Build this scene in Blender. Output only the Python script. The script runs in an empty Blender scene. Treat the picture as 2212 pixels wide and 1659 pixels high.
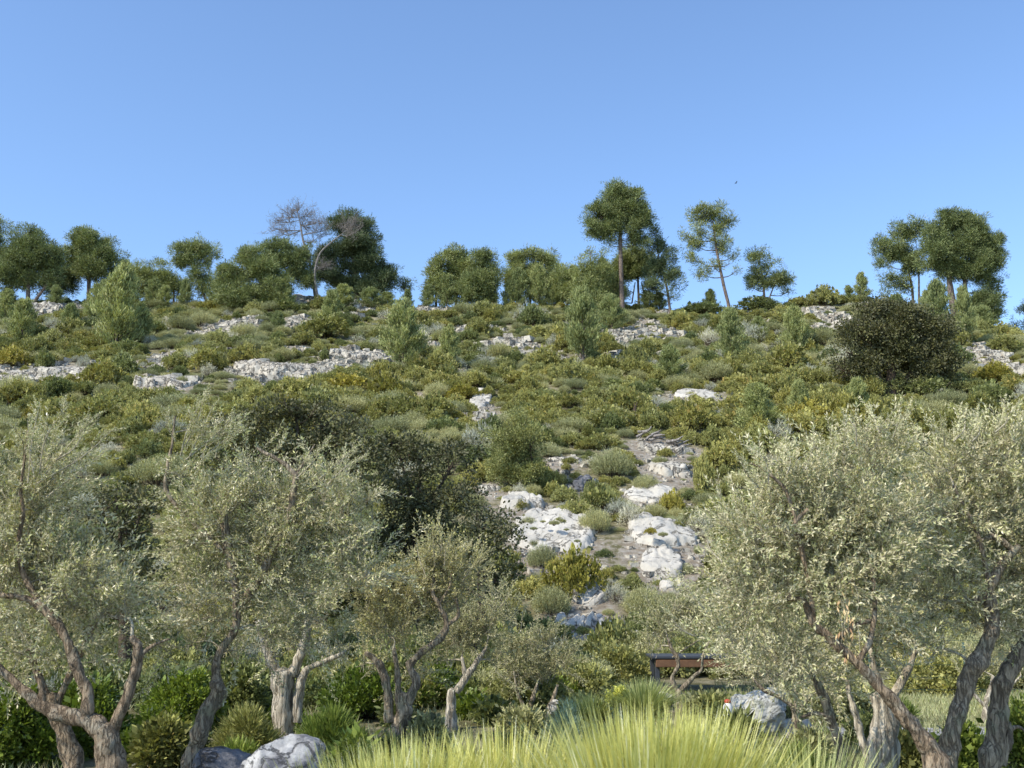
import bpy, math, random
import numpy as np
from mathutils import Vector

random.seed(7); RNG = np.random.default_rng(7)
SC = bpy.context.scene
COL = SC.collection
R = math.radians

# ------------------------------------------------------------------ camera model
CAM_Z = 1.8
FPX = 1098.0
PITCH = math.atan(216.0 / FPX)
S = 1024.0 / 2212.0            # layout coordinates: photo at 2212 x 1659

def ray(U, V):
    u = U * S - 512.0; v = 384.0 - V * S
    dy = FPX * math.cos(PITCH) - v * math.sin(PITCH)
    dz = FPX * math.sin(PITCH) + v * math.cos(PITCH)
    return u / dy, dz / dy

def PT(U, V, Y):
    a, b = ray(U, V)
    return np.array([a * Y, Y, CAM_Z + b * Y])

def proj(p):
    x, y, z = p[0], p[1], p[2] - CAM_Z
    c, s = math.cos(PITCH), math.sin(PITCH)
    f = y * c + z * s; up = -y * s + z * c
    return (512 + FPX * x / f) / S, (384 - FPX * up / f) / S

def upm(Y):                     # metres per layout unit at distance Y
    return S * Y / FPX

# ------------------------------------------------------------------ numpy noise
def _hash(ix, iy, iz, seed):
    h = (ix * 374761393 + iy * 668265263 + iz * 2147483647 + seed * 974634777) & 0xFFFFFFFF
    h = ((h ^ (h >> 13)) * 1274126177) & 0xFFFFFFFF
    h = h ^ (h >> 16)
    return (h & 0xFFFFFF) / float(0xFFFFFF)

def vnoise(p, seed=0):
    p = np.asarray(p, dtype=np.float64)
    i = np.floor(p).astype(np.int64); f = p - i
    f = f * f * (3 - 2 * f)
    out = 0
    for dx in (0, 1):
        wx = f[..., 0] if dx else 1 - f[..., 0]
        for dy in (0, 1):
            wy = f[..., 1] if dy else 1 - f[..., 1]
            for dz in (0, 1):
                wz = f[..., 2] if dz else 1 - f[..., 2]
                out = out + wx * wy * wz * _hash(i[..., 0] + dx, i[..., 1] + dy, i[..., 2] + dz, seed)
    return out * 2 - 1

def fbm(p, oct=4, seed=0, gain=.5):
    p = np.asarray(p, dtype=np.float64); a = 1; t = 0; n = 0
    for k in range(oct):
        t = t + a * vnoise(p * (2 ** k), seed + k * 17); n += a; a *= gain
    return t / n

def n2(x, y, s, seed, oct=3):
    x = np.asarray(x, float); y = np.asarray(y, float)
    return fbm(np.stack([x / s, y / s, np.full_like(x, .37)], -1), oct, seed)

# ------------------------------------------------------------------ terrain
DR = 95.0
SKY = [(-700, 700), (-200, 675), (0, 668), (150, 655), (400, 664), (560, 655), (640, 642), (760, 652), (880, 664), (960, 668),
       (1100, 668), (1300, 668), (1450, 674), (1560, 680), (1650, 668), (1760, 656), (1850, 655), (1980, 678), (2060, 704),
       (2130, 732), (2212, 735), (2400, 750), (2900, 800)]
_rx = np.array([ray(u, v)[0] * DR for u, v in SKY]); _rz = np.array([CAM_Z + ray(u, v)[1] * DR for u, v in SKY])

def H(x, y):
    x = np.asarray(x, float); y = np.asarray(y, float)
    zr = np.interp(x, _rx, _rz)
    zr = zr * np.clip(1 - (np.abs(x) - 60) / 400, 0.15, 1)
    y0 = 24.0
    t = (y - y0) / (DR - y0)
    tt = np.clip(t, 0, 3)
    up = .35 + (zr - .35) * (tt ** 1.08) * 1.0
    q = up / 2.3 + .9 * n2(x, y, 14, 5)
    fr = q - np.floor(q)
    sm = fr * fr * (3 - 2 * fr)
    w = np.clip(t * 6, 0, 1) * np.clip((1.02 - t) * 8, 0, 1)
    up = up + w * (.8 * (sm - fr)) + w * (.45 * n2(x, y, 9, 1) + .16 * n2(x, y, 2.2, 2))
    down = zr + .02 - .16 * (y - DR)
    k = 3.0
    hill = np.where(y < DR - 8, up, -np.log(np.exp(-k * np.clip(up - zr, -30, 30)) + np.exp(-k * np.clip(down - zr, -60, 30))) / k + zr + .12)
    hill = np.maximum(hill, -3)
    g = .35 * np.clip((y - 13) / 11, 0, 1) + .05 * n2(x, y, 3, 9)
    return np.where(y > y0, hill, g)

def Hs(x, y): return float(H(np.array([x]), np.array([y]))[0])

def GR(U, V, lo=8.0):
    """where the view ray through a layout point meets the terrain"""
    a, b = ray(U, V)
    Y = np.arange(lo, 118, .2)
    d = CAM_Z + b * Y - H(a * Y, Y)
    i = np.where(d < 0)[0]
    if len(i) == 0:
        j = int(np.argmin(d)); y = Y[j]
    else: y = Y[i[0]]
    y = min(y, 97.0)
    return np.array([a * y, y, Hs(a * y, y)])

# ------------------------------------------------------------------ mesh accumulator (quads)
class Acc:
    def __init__(s): s.v = []; s.q = []; s.m = []; s.t = []; s.sm = []; s.n = 0
    def add(s, v, q, mat=0, tone=.5, smooth=False):
        v = np.asarray(v, np.float32).reshape(-1, 3); q = np.asarray(q, np.int32).reshape(-1, 4)
        s.v.append(v); s.q.append(q + s.n); s.n += len(v)
        s.m.append(np.full(len(q), mat, np.int32)); s.sm.append(np.full(len(q), smooth, bool))
        t = np.asarray(tone, np.float32)
        s.t.append(np.full(len(v), t, np.float32) if t.ndim == 0 else t)
    def build(s, name, mats, origin=(0, 0, 0), parent=None, link=True):
        v = np.concatenate(s.v) - np.asarray(origin, np.float32); q = np.concatenate(s.q)
        me = bpy.data.meshes.new(name)
        me.vertices.add(len(v)); me.vertices.foreach_set('co', v.ravel())
        me.loops.add(len(q) * 4); me.loops.foreach_set('vertex_index', q.ravel())
        me.polygons.add(len(q)); me.polygons.foreach_set('loop_start', np.arange(len(q), dtype=np.int32) * 4)
        me.polygons.foreach_set('material_index', np.concatenate(s.m))
        me.polygons.foreach_set('use_smooth', np.concatenate(s.sm))
        for m in mats: me.materials.append(m)
        at = me.attributes.new('tone', 'FLOAT', 'POINT'); at.data.foreach_set('value', np.concatenate(s.t))
        me.update(calc_edges=True)
        o = bpy.data.objects.new(name, me)
        if parent is None: o.location = origin
        else:
            o.parent = parent
            o.location = Vector(origin) - parent.location
        if link: COL.objects.link(o)
        return o

def nrm(a): return a / (np.linalg.norm(a, axis=-1, keepdims=True) + 1e-9)

def rdir(n): return nrm(RNG.normal(size=(n, 3)))

def leaves(acc, pos, d, L, W, mat=0, tone=.5, roll=None, mid=.5):
    """one diamond-shaped leaf per row"""
    n = len(pos)
    if n == 0: return
    d = nrm(d); side = nrm(np.cross(d, rdir(n) if roll is None else roll))
    L = np.broadcast_to(np.asarray(L, float), (n,))[:, None]; W = np.broadcast_to(np.asarray(W, float), (n,))[:, None]
    v = np.stack([pos, pos + d * L * mid + side * W / 2, pos + d * L, pos + d * L * mid - side * W / 2], 1)
    q = np.arange(n * 4).reshape(n, 4)
    t = np.broadcast_to(np.asarray(tone, float), (n,)).repeat(4)
    acc.add(v, q, mat, t)

def catmull(P, sub=5):
    P = np.asarray(P, float)
    if len(P) < 3: 
        return np.array([P[0] + (P[-1] - P[0]) * t for t in np.linspace(0, 1, sub + 1)])
    Q = np.vstack([2 * P[0] - P[1], P, 2 * P[-1] - P[-2]]); out = []
    for i in range(1, len(Q) - 2):
        for t in np.linspace(0, 1, sub, endpoint=False):
            a, b, c, e = Q[i - 1], Q[i], Q[i + 1], Q[i + 2]
            out.append(.5 * ((2 * b) + (-a + c) * t + (2 * a - 5 * b + 4 * c - e) * t * t + (-a + 3 * b - 3 * c + e) * t ** 3))
    out.append(Q[-2]); return np.array(out)

def tube(acc, P4, sides=8, sub=5, mat=0, gnarl=0., seed=0, cap=True, ridges=0):
    """P4: rows x,y,z,radius"""
    C = catmull(P4, sub); c = C[:, :3]; r = np.maximum(C[:, 3], .0015)
    T = nrm(np.gradient(c, axis=0))
    ref = np.array([.13, 1, .21]) if abs(T[0][1]) < .9 else np.array([1., 0, .1])
    X = nrm(np.cross(T, ref)); Y = np.cross(T, X)
    a = np.linspace(0, 2 * math.pi, sides, endpoint=False)
    ring = X[:, None] * np.cos(a)[None, :, None] + Y[:, None] * np.sin(a)[None, :, None]
    rr = np.broadcast_to(r[:, None], (len(c), sides)).copy()
    if gnarl:
        pp = c[:, None] + ring * rr[..., None]
        rr *= 1 + gnarl * fbm(pp * 7.0 / max(.6, 8 * r.max()), 3, seed) * 1.6
        if ridges: rr *= 1 + .10 * np.sin(a[None] * ridges + 3 * vnoise(c * 3, seed + 3)[:, None] * 2)
    v = c[:, None] + ring * rr[..., None]
    n = len(c); v = v.reshape(-1, 3)
    i = np.arange(n - 1)[:, None] * sides; j = np.arange(sides)[None]; k = (j + 1) % sides
    q = np.stack([i + j, i + k, i + sides + k, i + sides + j], -1).reshape(-1, 4)
    if cap:
        v = np.vstack([v, c[-1] + T[-1] * r[-1] * .5]); e = (n - 1) * sides; tip = len(v) - 1
        jj = np.arange(0, sides, 2)
        q = np.vstack([q, np.stack([e + jj, e + (jj + 1) % sides, e + (jj + 2) % sides, np.full_like(jj, tip)], -1)])
    acc.add(v, q, mat, .5, True)

def fine_tubes(acc, A, B, r, mat=0, bend=.12, seg=3):
    """many thin three-sided twigs at once, A -> B (n,3)"""
    n = len(A)
    if n == 0: return
    d = B - A; L = np.linalg.norm(d, axis=1, keepdims=True); T = nrm(d); b = nrm(np.cross(T, rdir(n)))
    r = np.broadcast_to(np.asarray(r, float), (n,))
    X = nrm(np.cross(T, rdir(n))); Yv = np.cross(T, X); pts = []
    for s_ in np.linspace(0, 1, seg + 1):
        c = A + d * s_ + b * L * bend * math.sin(math.pi * s_)
        rad = (r * (1 - .65 * s_))[:, None]
        for k in range(3):
            a = 2 * math.pi * k / 3
            pts.append(c + (X * math.cos(a) + Yv * math.sin(a)) * rad)
    v = np.stack(pts, 1)
    q = []
    for s_ in range(seg):
        for k in range(3):
            q.append([s_ * 3 + k, s_ * 3 + (k + 1) % 3, s_ * 3 + 3 + (k + 1) % 3, s_ * 3 + 3 + k])
    q = np.array(q)[None] + (np.arange(n) * (3 * (seg + 1)))[:, None, None]
    acc.add(v, q, mat, .5, True)

# ------------------------------------------------------------------ materials
def new_mat(name):
    m = bpy.data.materials.new(name); m.use_nodes = True; nt = m.node_tree
    for n in list(nt.nodes): nt.nodes.remove(n)
    return m, nt, nt.nodes, nt.links

def N(ns, t, **k):
    n = ns.new(t)
    for a, b in k.items(): setattr(n, a, b)
    return n

def math_node(nt, op, a, b=None, c=None, clamp=False):
    n = nt.nodes.new('ShaderNodeMath'); n.operation = op; n.use_clamp = clamp
    for i, x in enumerate((a, b, c)):
        if x is None: continue
        if isinstance(x, (int, float)): n.inputs[i].default_value = x
        else: nt.links.new(x, n.inputs[i])
    return n.outputs[0]

def mixc(nt, f, a, b, mode='MIX'):
    n = nt.nodes.new('ShaderNodeMix'); n.data_type = 'RGBA'; n.blend_type = mode
    for sock, x in ((n.inputs[0], f), (n.inputs[6], a), (n.inputs[7], b)):
        if isinstance(x, (int, float)): sock.default_value = x
        elif isinstance(x, tuple): sock.default_value = (*x[:3], 1)
        else: nt.links.new(x, sock)
    return n.outputs[2]

FB = 1.7
def foliage_mat(name, dark, light, accent=None, under=None, trans=.28, rough=.5, spec=.35, acc_at=.9, objvar=.35):
    dark = tuple(x * 1.1 for x in dark); light = tuple(min(.85, x * FB * 1.48) for x in light); trans *= .85  # wide dark-to-light spread puts shade and sun contrast into leaf colour
    if accent: accent = tuple(min(.9, x * 1.3) for x in accent)
    if under: under = tuple(x * 1.3 for x in under)
    m, nt, ns, ln = new_mat(name)
    g = N(ns, 'ShaderNodeNewGeometry'); at = N(ns, 'ShaderNodeAttribute', attribute_name='tone')
    oi = N(ns, 'ShaderNodeObjectInfo')
    f = math_node(nt, 'MULTIPLY_ADD', g.outputs['Random Per Island'], .55, math_node(nt, 'MULTIPLY', at.outputs['Fac'], .45))
    c = mixc(nt, f, dark, light)
    if accent:
        k = math_node(nt, 'GREATER_THAN', math_node(nt, 'ADD', math_node(nt, 'MULTIPLY', at.outputs['Fac'], .8), math_node(nt, 'MULTIPLY', g.outputs['Random Per Island'], .2)), acc_at)
        c = mixc(nt, k, c, accent)
    ov = math_node(nt, 'MULTIPLY_ADD', oi.outputs['Random'], objvar, 1 - objvar / 2)
    cb = N(ns, 'ShaderNodeCombineColor'); 
    for i, e in enumerate((1.25, 1.0, .8)): ln.new(math_node(nt, 'POWER', ov, e), cb.inputs[i])
    c = mixc(nt, 1.0, c, cb.outputs[0], 'MULTIPLY')
    if under: c = mixc(nt, g.outputs['Backfacing'], c, mixc(nt, f, tuple(x * .7 for x in under), under))
    p = N(ns, 'ShaderNodeBsdfPrincipled'); ln.new(c, p.inputs['Base Color'])
    p.inputs['Roughness'].default_value = rough; p.inputs['Specular IOR Level'].default_value = spec
    t = N(ns, 'ShaderNodeBsdfTranslucent'); ln.new(mixc(nt, 1.0, c, (1.0, 1.0, .55), 'MULTIPLY'), t.inputs[0])
    mx = N(ns, 'ShaderNodeMixShader'); mx.inputs[0].default_value = trans
    ln.new(p.outputs[0], mx.inputs[1]); ln.new(t.outputs[0], mx.inputs[2])
    o = N(ns, 'ShaderNodeOutputMaterial'); ln.new(mx.outputs[0], o.inputs[0])
    return m

def bark_mat(name, a, b, scale=6, stretch=.25, bump=.6, patch=None):
    a = tuple(x * 1.25 for x in a); b = tuple(x * 1.3 for x in b)
    m, nt, ns, ln = new_mat(name)
    tc = N(ns, 'ShaderNodeTexCoord'); mp = N(ns, 'ShaderNodeMapping'); mp.inputs['Scale'].default_value = (1, 1, stretch)
    ln.new(tc.outputs['Object'], mp.inputs[0])
    no = N(ns, 'ShaderNodeTexNoise'); no.inputs['Scale'].default_value = scale * 4; no.inputs['Detail'].default_value = 6; no.inputs['Roughness'].default_value = .7
    vo = N(ns, 'ShaderNodeTexVoronoi', feature='DISTANCE_TO_EDGE'); vo.inputs['Scale'].default_value = scale * 4
    n3 = N(ns, 'ShaderNodeTexNoise'); n3.inputs['Scale'].default_value = scale * .8; n3.inputs['Detail'].default_value = 4
    for x in (no, vo): ln.new(mp.outputs[0], x.inputs['Vector'])
    ln.new(tc.outputs['Object'], n3.inputs['Vector'])
    cr = N(ns, 'ShaderNodeValToRGB'); cr.color_ramp.elements[0].position = .35; cr.color_ramp.elements[1].position = .65
    cr.color_ramp.elements[0].color = (*a, 1); cr.color_ramp.elements[1].color = (*b, 1); ln.new(no.outputs[0], cr.inputs[0])
    c = cr.outputs[0]
    if patch:
        k = math_node(nt, 'MULTIPLY', math_node(nt, 'SUBTRACT', n3.outputs[0], .52, clamp=True), 6, clamp=True)
        c = mixc(nt, k, c, patch)
    n4 = N(ns, 'ShaderNodeTexNoise'); n4.inputs['Scale'].default_value = scale * 2.2; n4.inputs['Detail'].default_value = 5; n4.inputs['Distortion'].default_value = .8
    ln.new(mp.outputs[0], n4.inputs['Vector'])
    crack = math_node(nt, 'MULTIPLY', math_node(nt, 'ABSOLUTE', math_node(nt, 'SUBTRACT', n4.outputs[0], .5)), 14, clamp=True)
    crack = math_node(nt, 'MULTIPLY_ADD', crack, .75, .25)
    c = mixc(nt, crack, tuple(x * .5 for x in a), c)
    hgt = math_node(nt, 'ADD', no.outputs[0], math_node(nt, 'MULTIPLY', crack, .6))
    bp = N(ns, 'ShaderNodeBump'); bp.inputs['Strength'].default_value = bump; bp.inputs['Distance'].default_value = .03; ln.new(hgt, bp.inputs['Height'])
    p = N(ns, 'ShaderNodeBsdfPrincipled'); p.inputs['Roughness'].default_value = .9; p.inputs['Specular IOR Level'].default_value = .15
    ln.new(c, p.inputs['Base Color']); ln.new(bp.outputs[0], p.inputs['Normal'])
    o = N(ns, 'ShaderNodeOutputMaterial'); ln.new(p.outputs[0], o.inputs[0])
    return m

def rock_mat(name, pale, grey, scale=1.6, dark=(.10, .09, .08), lichen=None, crackw=9):
    m, nt, ns, ln = new_mat(name)
    tc = N(ns, 'ShaderNodeTexCoord'); ge = N(ns, 'ShaderNodeNewGeometry')
    pos = ge.outputs['Position']
    n1 = N(ns, 'ShaderNodeTexNoise'); n1.inputs['Scale'].default_value = scale; n1.inputs['Detail'].default_value = 8; n1.inputs['Roughness'].default_value = .65
    n2_ = N(ns, 'ShaderNodeTexNoise'); n2_.inputs['Scale'].default_value = scale * 7; n2_.inputs['Detail'].default_value = 6; n2_.inputs['Roughness'].default_value = .7
    vo = N(ns, 'ShaderNodeTexVoronoi', feature='DISTANCE_TO_EDGE'); vo.inputs['Scale'].default_value = scale * 1.3
    ad = N(ns, 'ShaderNodeVectorMath', operation='MULTIPLY_ADD'); ad.inputs[1].default_value = (.35 / scale,) * 3
    ln.new(pos, n1.inputs['Vector']); ln.new(pos, n2_.inputs['Vector']); ln.new(n2_.outputs['Color'], ad.inputs[0]); ln.new(pos, ad.inputs[2]); ln.new(ad.outputs[0], vo.inputs['Vector'])
    cr = N(ns, 'ShaderNodeValToRGB'); cr.color_ramp.elements[0].position = .36; cr.color_ramp.elements[1].position = .6
    cr.color_ramp.elements[0].color = (*grey, 1); cr.color_ramp.elements[1].color = (*pale, 1); ln.new(n1.outputs[0], cr.inputs[0])
    c = mixc(nt, math_node(nt, 'MULTIPLY', math_node(nt, 'SUBTRACT', n2_.outputs[0], .56, clamp=True), 4, clamp=True), cr.outputs[0], tuple(x * .62 for x in grey))
    n5 = N(ns, 'ShaderNodeTexNoise'); n5.inputs['Scale'].default_value = scale * 1.1; n5.inputs['Detail'].default_value = 7; n5.inputs['Roughness'].default_value = .62; n5.inputs['Distortion'].default_value = .6
    ln.new(pos, n5.inputs['Vector'])
    crack = math_node(nt, 'MULTIPLY', math_node(nt, 'ABSOLUTE', math_node(nt, 'SUBTRACT', n5.outputs[0], .5)), crackw * 5, clamp=True)
    c = mixc(nt, crack, dark, c)
    if lichen:
        sp = N(ns, 'ShaderNodeTexNoise'); sp.inputs['Scale'].default_value = scale * 1.7; ln.new(pos, sp.inputs['Vector'])
        c = mixc(nt, math_node(nt, 'MULTIPLY', math_node(nt, 'SUBTRACT', sp.outputs[0], .55, clamp=True), 7, clamp=True), c, lichen)
    hg = math_node(nt, 'ADD', math_node(nt, 'MULTIPLY', crack, .7), math_node(nt, 'ADD', n1.outputs[0], math_node(nt, 'MULTIPLY', n2_.outputs[0], .5)))
    bp = N(ns, 'ShaderNodeBump'); bp.inputs['Strength'].default_value = .8; bp.inputs['Distance'].default_value = .12 / scale; ln.new(hg, bp.inputs['Height'])
    p = N(ns, 'ShaderNodeBsdfPrincipled'); p.inputs['Roughness'].default_value = .92; p.inputs['Specular IOR Level'].default_value = .15
    ln.new(c, p.inputs['Base Color']); ln.new(bp.outputs[0], p.inputs['Normal'])
    o = N(ns, 'ShaderNodeOutputMaterial'); ln.new(p.outputs[0], o.inputs[0])
    return m

def plain_mat(name, col, rough=.6, var=.25, scale=20):
    m, nt, ns, ln = new_mat(name)
    tc = N(ns, 'ShaderNodeTexCoord'); n1 = N(ns, 'ShaderNodeTexNoise'); n1.inputs['Scale'].default_value = scale; n1.inputs['Detail'].default_value = 5
    ln.new(tc.outputs['Object'], n1.inputs['Vector'])
    c = mixc(nt, n1.outputs[0], tuple(x * (1 - var) for x in col), tuple(min(1, x * (1 + var)) for x in col))
    p = N(ns, 'ShaderNodeBsdfPrincipled'); p.inputs['Roughness'].default_value = rough; ln.new(c, p.inputs['Base Color'])
    o = N(ns, 'ShaderNodeOutputMaterial'); ln.new(p.outputs[0], o.inputs[0]); return m

M = {}
M['olive'] = foliage_mat('olive_leaf', (.055, .06, .018), (.47, .41, .15), accent=(.76, .68, .38), under=(.59, .54, .335), trans=.18, rough=.38, spec=.6, acc_at=.93, objvar=.2)
M['olive_pale'] = foliage_mat('olive_leaf_pale', (.06, .065, .02), (.52, .455, .17), accent=(.82, .73, .42), under=(.63, .575, .36), trans=.18, rough=.38, spec=.6, acc_at=.9, objvar=.2)
M['olive_far'] = foliage_mat('olive_leaf_grey', (.09, .095, .045), (.34, .315, .14), under=(.40, .37, .20), trans=.2, rough=.4, spec=.5)
M['dryleaf'] = foliage_mat('dry_leaf', (.30, .14, .07), (.5, .28, .15), trans=.2)
M['oak'] = foliage_mat('holm_oak_leaf', (.016, .020, .008), (.085, .086, .034), accent=(.17, .16, .08), under=(.14, .14, .08), trans=.2, rough=.6, spec=.2, acc_at=.88)
M['pine'] = foliage_mat('pine_needle', (.014, .022, .009), (.195, .22, .082), accent=(.26, .27, .11), trans=.22, rough=.55, acc_at=.86)
M['pine_dark'] = foliage_mat('dark_pine_needle', (.010, .020, .010), (.125, .15, .065), trans=.2, rough=.55)
M['young'] = foliage_mat('young_pine_needle', (.04, .055, .02), (.23, .25, .10), accent=(.34, .33, .15), trans=.3, rough=.55, acc_at=.9)
M['kermes'] = foliage_mat('kermes_leaf', (.038, .044, .013), (.25, .24, .075), accent=(.36, .27, .085), trans=.3, rough=.45, acc_at=.9)
M['rosemary'] = foliage_mat('rosemary_leaf', (.055, .062, .026), (.29, .285, .14), accent=(.36, .34, .2), trans=.25, rough=.55, acc_at=.92)
M['mastic'] = foliage_mat('mastic_leaf', (.022, .034, .012), (.155, .17, .06), trans=.3, rough=.4)
M['juniper'] = foliage_mat('juniper_leaf', (.038, .047, .013), (.26, .255, .09), accent=(.36, .31, .09), trans=.28, rough=.5, acc_at=.93)
M['drybush'] = foliage_mat('dry_twig', (.13, .115, .085), (.40, .36, .26), trans=.15, rough=.8)
M['goldbush'] = foliage_mat('golden_leaf', (.07, .065, .014), (.27, .24, .05), accent=(.34, .27, .07), trans=.3, rough=.45, acc_at=.85)
M['bluebush'] = foliage_mat('blue_green_leaf', (.06, .09, .06), (.21, .27, .19), trans=.25, rough=.6)
M['hedge'] = foliage_mat('evergreen_leaf', (.018, .032, .006), (.13, .17, .025), trans=.35, rough=.35, spec=.6)
M['limegreen'] = foliage_mat('lime_leaf', (.04, .065, .012), (.17, .205, .045), trans=.35, rough=.45)
M['blade'] = foliage_mat('variegated_blade', (.34, .33, .06), (.42, .365, .14), accent=(.9, .86, .5), trans=.4, rough=.4, spec=.4, acc_at=.85)
M['blade_green'] = foliage_mat('green_blade', (.08, .14, .03), (.36, .40, .15), trans=.35, rough=.45)
M['drygrass'] = foliage_mat('dry_grass', (.15, .13, .06), (.38, .34, .18), trans=.3, rough=.7)
M['flower'] = foliage_mat('lime_yellow_flower', (.45, .45, .04), (.75, .72, .10), trans=.3)
M['obark'] = bark_mat('olive_bark', (.16, .125, .09), (.43, .355, .25), 9, .22, 1.0, patch=(.33, .31, .21))
M['obark_pale'] = bark_mat('pale_olive_bark', (.27, .225, .165), (.58, .52, .41), 6, .12, 1.0)
M['obark_brown'] = bark_mat('brown_olive_bark', (.13, .095, .065), (.38, .29, .195), 9, .25, 1.0, patch=(.38, .34, .26))
M['twig'] = bark_mat('twig_bark', (.24, .21, .15), (.50, .45, .33), 10, 1, .2)
M['pbark'] = bark_mat('pine_bark', (.10, .075, .06), (.26, .21, .175), 4, .3, .8)
M['deadwood'] = bark_mat('dead_wood', (.16, .14, .125), (.33, .30, .27), 4, .3, .5)
M['darkwood'] = bark_mat('dark_shrub_wood', (.05, .035, .025), (.13, .10, .07), 6, .4, .5)
M['rock'] = rock_mat('limestone', (.60, .555, .46), (.38, .34, .275), 1.5, crackw=6)
M['rock_smooth'] = rock_mat('smooth_limestone', (.60, .56, .48), (.44, .41, .35), .8, dark=(.30, .27, .22), crackw=14)
M['boulder'] = rock_mat('garden_boulder', (.50, .49, .47), (.11, .11, .12), 4.2, dark=(.10, .10, .10), crackw=8)  # dark grey patches put the boulder's bluish shadow into its colour
M['boulder_lichen'] = rock_mat('lichen_boulder', (.50, .50, .46), (.33, .33, .30), 2.0, dark=(.2, .2, .18), lichen=(.30, .31, .12), crackw=30)
M['rock_shaded'] = rock_mat('shaded_limestone', (.22, .22, .23), (.10, .10, .11), 1.5)  # darker copy of the limestone, shade put into its colour
M['wood'] = plain_mat('stained_wood', (.15, .075, .035), .5, .6, 9)
M['dark_metal'] = plain_mat('dark_metal', (.045, .05, .06), .45)
M['green_metal'] = plain_mat('green_metal', (.03, .07, .05), .5)
M['red_paint'] = plain_mat('red_paint', (.42, .06, .03), .6)
M['white_paint'] = plain_mat('white_paint', (.8, .8, .78), .4, .1)
M['bird'] = plain_mat('dark_feathers', (.06, .055, .05), .8)

# ------------------------------------------------------------------ object bookkeeping
def tag(o, label=None, cat=None, group=None, kind=None):
    if label: o['label'] = label
    if cat: o['category'] = cat
    if group: o['group'] = group
    if kind: o['kind'] = kind
    return o

def empty(name, loc, label, cat, group=None):
    o = bpy.data.objects.new(name, None); o.location = Vector([float(a) for a in loc]); o.empty_display_size = .3
    COL.objects.link(o); return tag(o, label, cat, group)

# ------------------------------------------------------------------ rocks list (layout U, V centre, width, height, style)
ROCKS = [
 (132, 650, 105, 46, 'r', 'broad pale rock outcrop between pines at the left end of the ridge'),
 (52, 672, 60, 26, 'r', 'small pale outcrop at the foot of the leaning pine trunks at far left'),
 (655, 633, 120, 22, 's', 'white rock shelf on the skyline under the dead pine'),
 (515, 690, 62, 24, 'b', 'blocky white rocks just below the bushy pine left of the dead tree'),
 (487, 713, 96, 18, 'r', 'thin pale ledge below the blocky white rocks on the upper left slope'),
 (48, 806, 100, 26, 'r', 'pale broken ledge at the left edge of the photo halfway up the hill'),
 (152, 798, 118, 34, 'b', 'long crumbly pale ledge right of the left photo edge on mid slope'),
 (357, 768, 56, 18, 's', 'small pale rock between shrubs above the notched outcrop on the left slope'),
 (366, 814, 86, 40, 'r', 'notched pale outcrop above the left olive crown'),
 (608, 788, 128, 54, 'r', 'slanting grey-white rock face on the left slope'),
 (718, 786, 34, 22, 's', 'small white rock between the slanting rock face and the blocky ledge'),
 (780, 764, 104, 38, 'b', 'blocky white ledge left of the young pine on mid slope'),
 (812, 650, 92, 30, 's', 'smooth white slab on the ridge right of the big dark pine'),
 (935, 652, 80, 20, 's', 'low white rocks on the ridge below the clustered pines'),
 (660, 690, 60, 24, 'r', 'shaded rock under the slope below the dead pine'),
 (940, 738, 32, 36, 'r', 'small upright pale rock right of the young pine on mid slope'),
 (1025, 708, 54, 18, 'r', 'pale rock strip below the ridge at mid picture'),
 (1095, 737, 70, 14, 'r', 'thin pale rock strip left of the tall young pine on the slope'),
 (1175, 766, 66, 16, 'b', 'broken pale rocks left below the tall young pine'),
 (1385, 716, 110, 14, 'r', 'dark-edged horizontal ledge below the tall pine'),
 (1330, 772, 46, 14, 'r', 'tiny pale ledge right below the tall young pine on the slope'),
 (1440, 768, 40, 12, 'r', 'tiny pale stones in scrub right of centre'),
 (1505, 856, 120, 14, 's', 'flat pale slab lying across the slope right of centre'),
 (1040, 862, 46, 40, 'S', 'narrow pale stone rib running down the slope at centre'),
 (1046, 892, 60, 26, 'b', 'loose pale stones at the lower end of the narrow rib'),
 (1430, 968, 130, 26, 'b', 'brown-grey rubble beside the fallen grey branches'),
 (1218, 990, 70, 16, 'r', 'pale stony patch right of the big rounded bush'),
 (1258, 1042, 50, 50, 'd', 'dark shaded rock standing right of the big rounded bush'),
 (1060, 1050, 60, 26, 'r', 'pale ledge under the foot of the big rounded bush'),
 (1130, 1090, 100, 28, 's', 'white ledge above the largest white slab'),
 (1404, 1074, 110, 28, 's', 'white ledge above the right-hand white slab'),
 (1440, 1010, 90, 34, 'r', 'broken pale ground rocks at the right below the rubble'),
 (1200, 1160, 196, 92, 'S', 'largest smooth white slab dotted with tiny plants'),
 (1432, 1160, 156, 64, 'S', 'second large white slab left of the right olive crown'),
 (1428, 1226, 92, 54, 's', 'rounded white boulder below the right-hand slab'),
 (1452, 1258, 50, 34, 's', 'small white boulder touching the left edge of the right olive crown'),
 (1276, 1292, 76, 40, 's', 'white rock with a grassy notch below the golden bush'),
 (1226, 1342, 52, 38, 's', 'left lumpy white rock of the lowest outcrop'),
 (1278, 1342, 66, 48, 's', 'right lumpy white rock of the lowest outcrop'),
 (1325, 1348, 22, 36, 's', 'slim upright white stone right of the lowest outcrop'),
 (1385, 1385, 60, 14, 'r', 'pale stony patch above the low wooden shelter'),
 (1808, 690, 64, 46, 'r', 'scattered pale rocks below the skyline shrub on the right'),
 (1760, 668, 60, 16, 'r', 'low pale rocks on the ridge left of the skyline shrub'),
 (1870, 655, 30, 18, 's', 'small white boulder on the skyline beside the young conical pines'),
 (2105, 756, 66, 16, 'b', 'pale stones right of the dark holm oak on the hill'),
 (2172, 786, 90, 16, 'r', 'pale stones on the slope at the right photo edge'),
 (1432, 668, 50, 14, 'r', 'pale rocks at the foot of the leaning ridge pine pair'),
]
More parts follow.
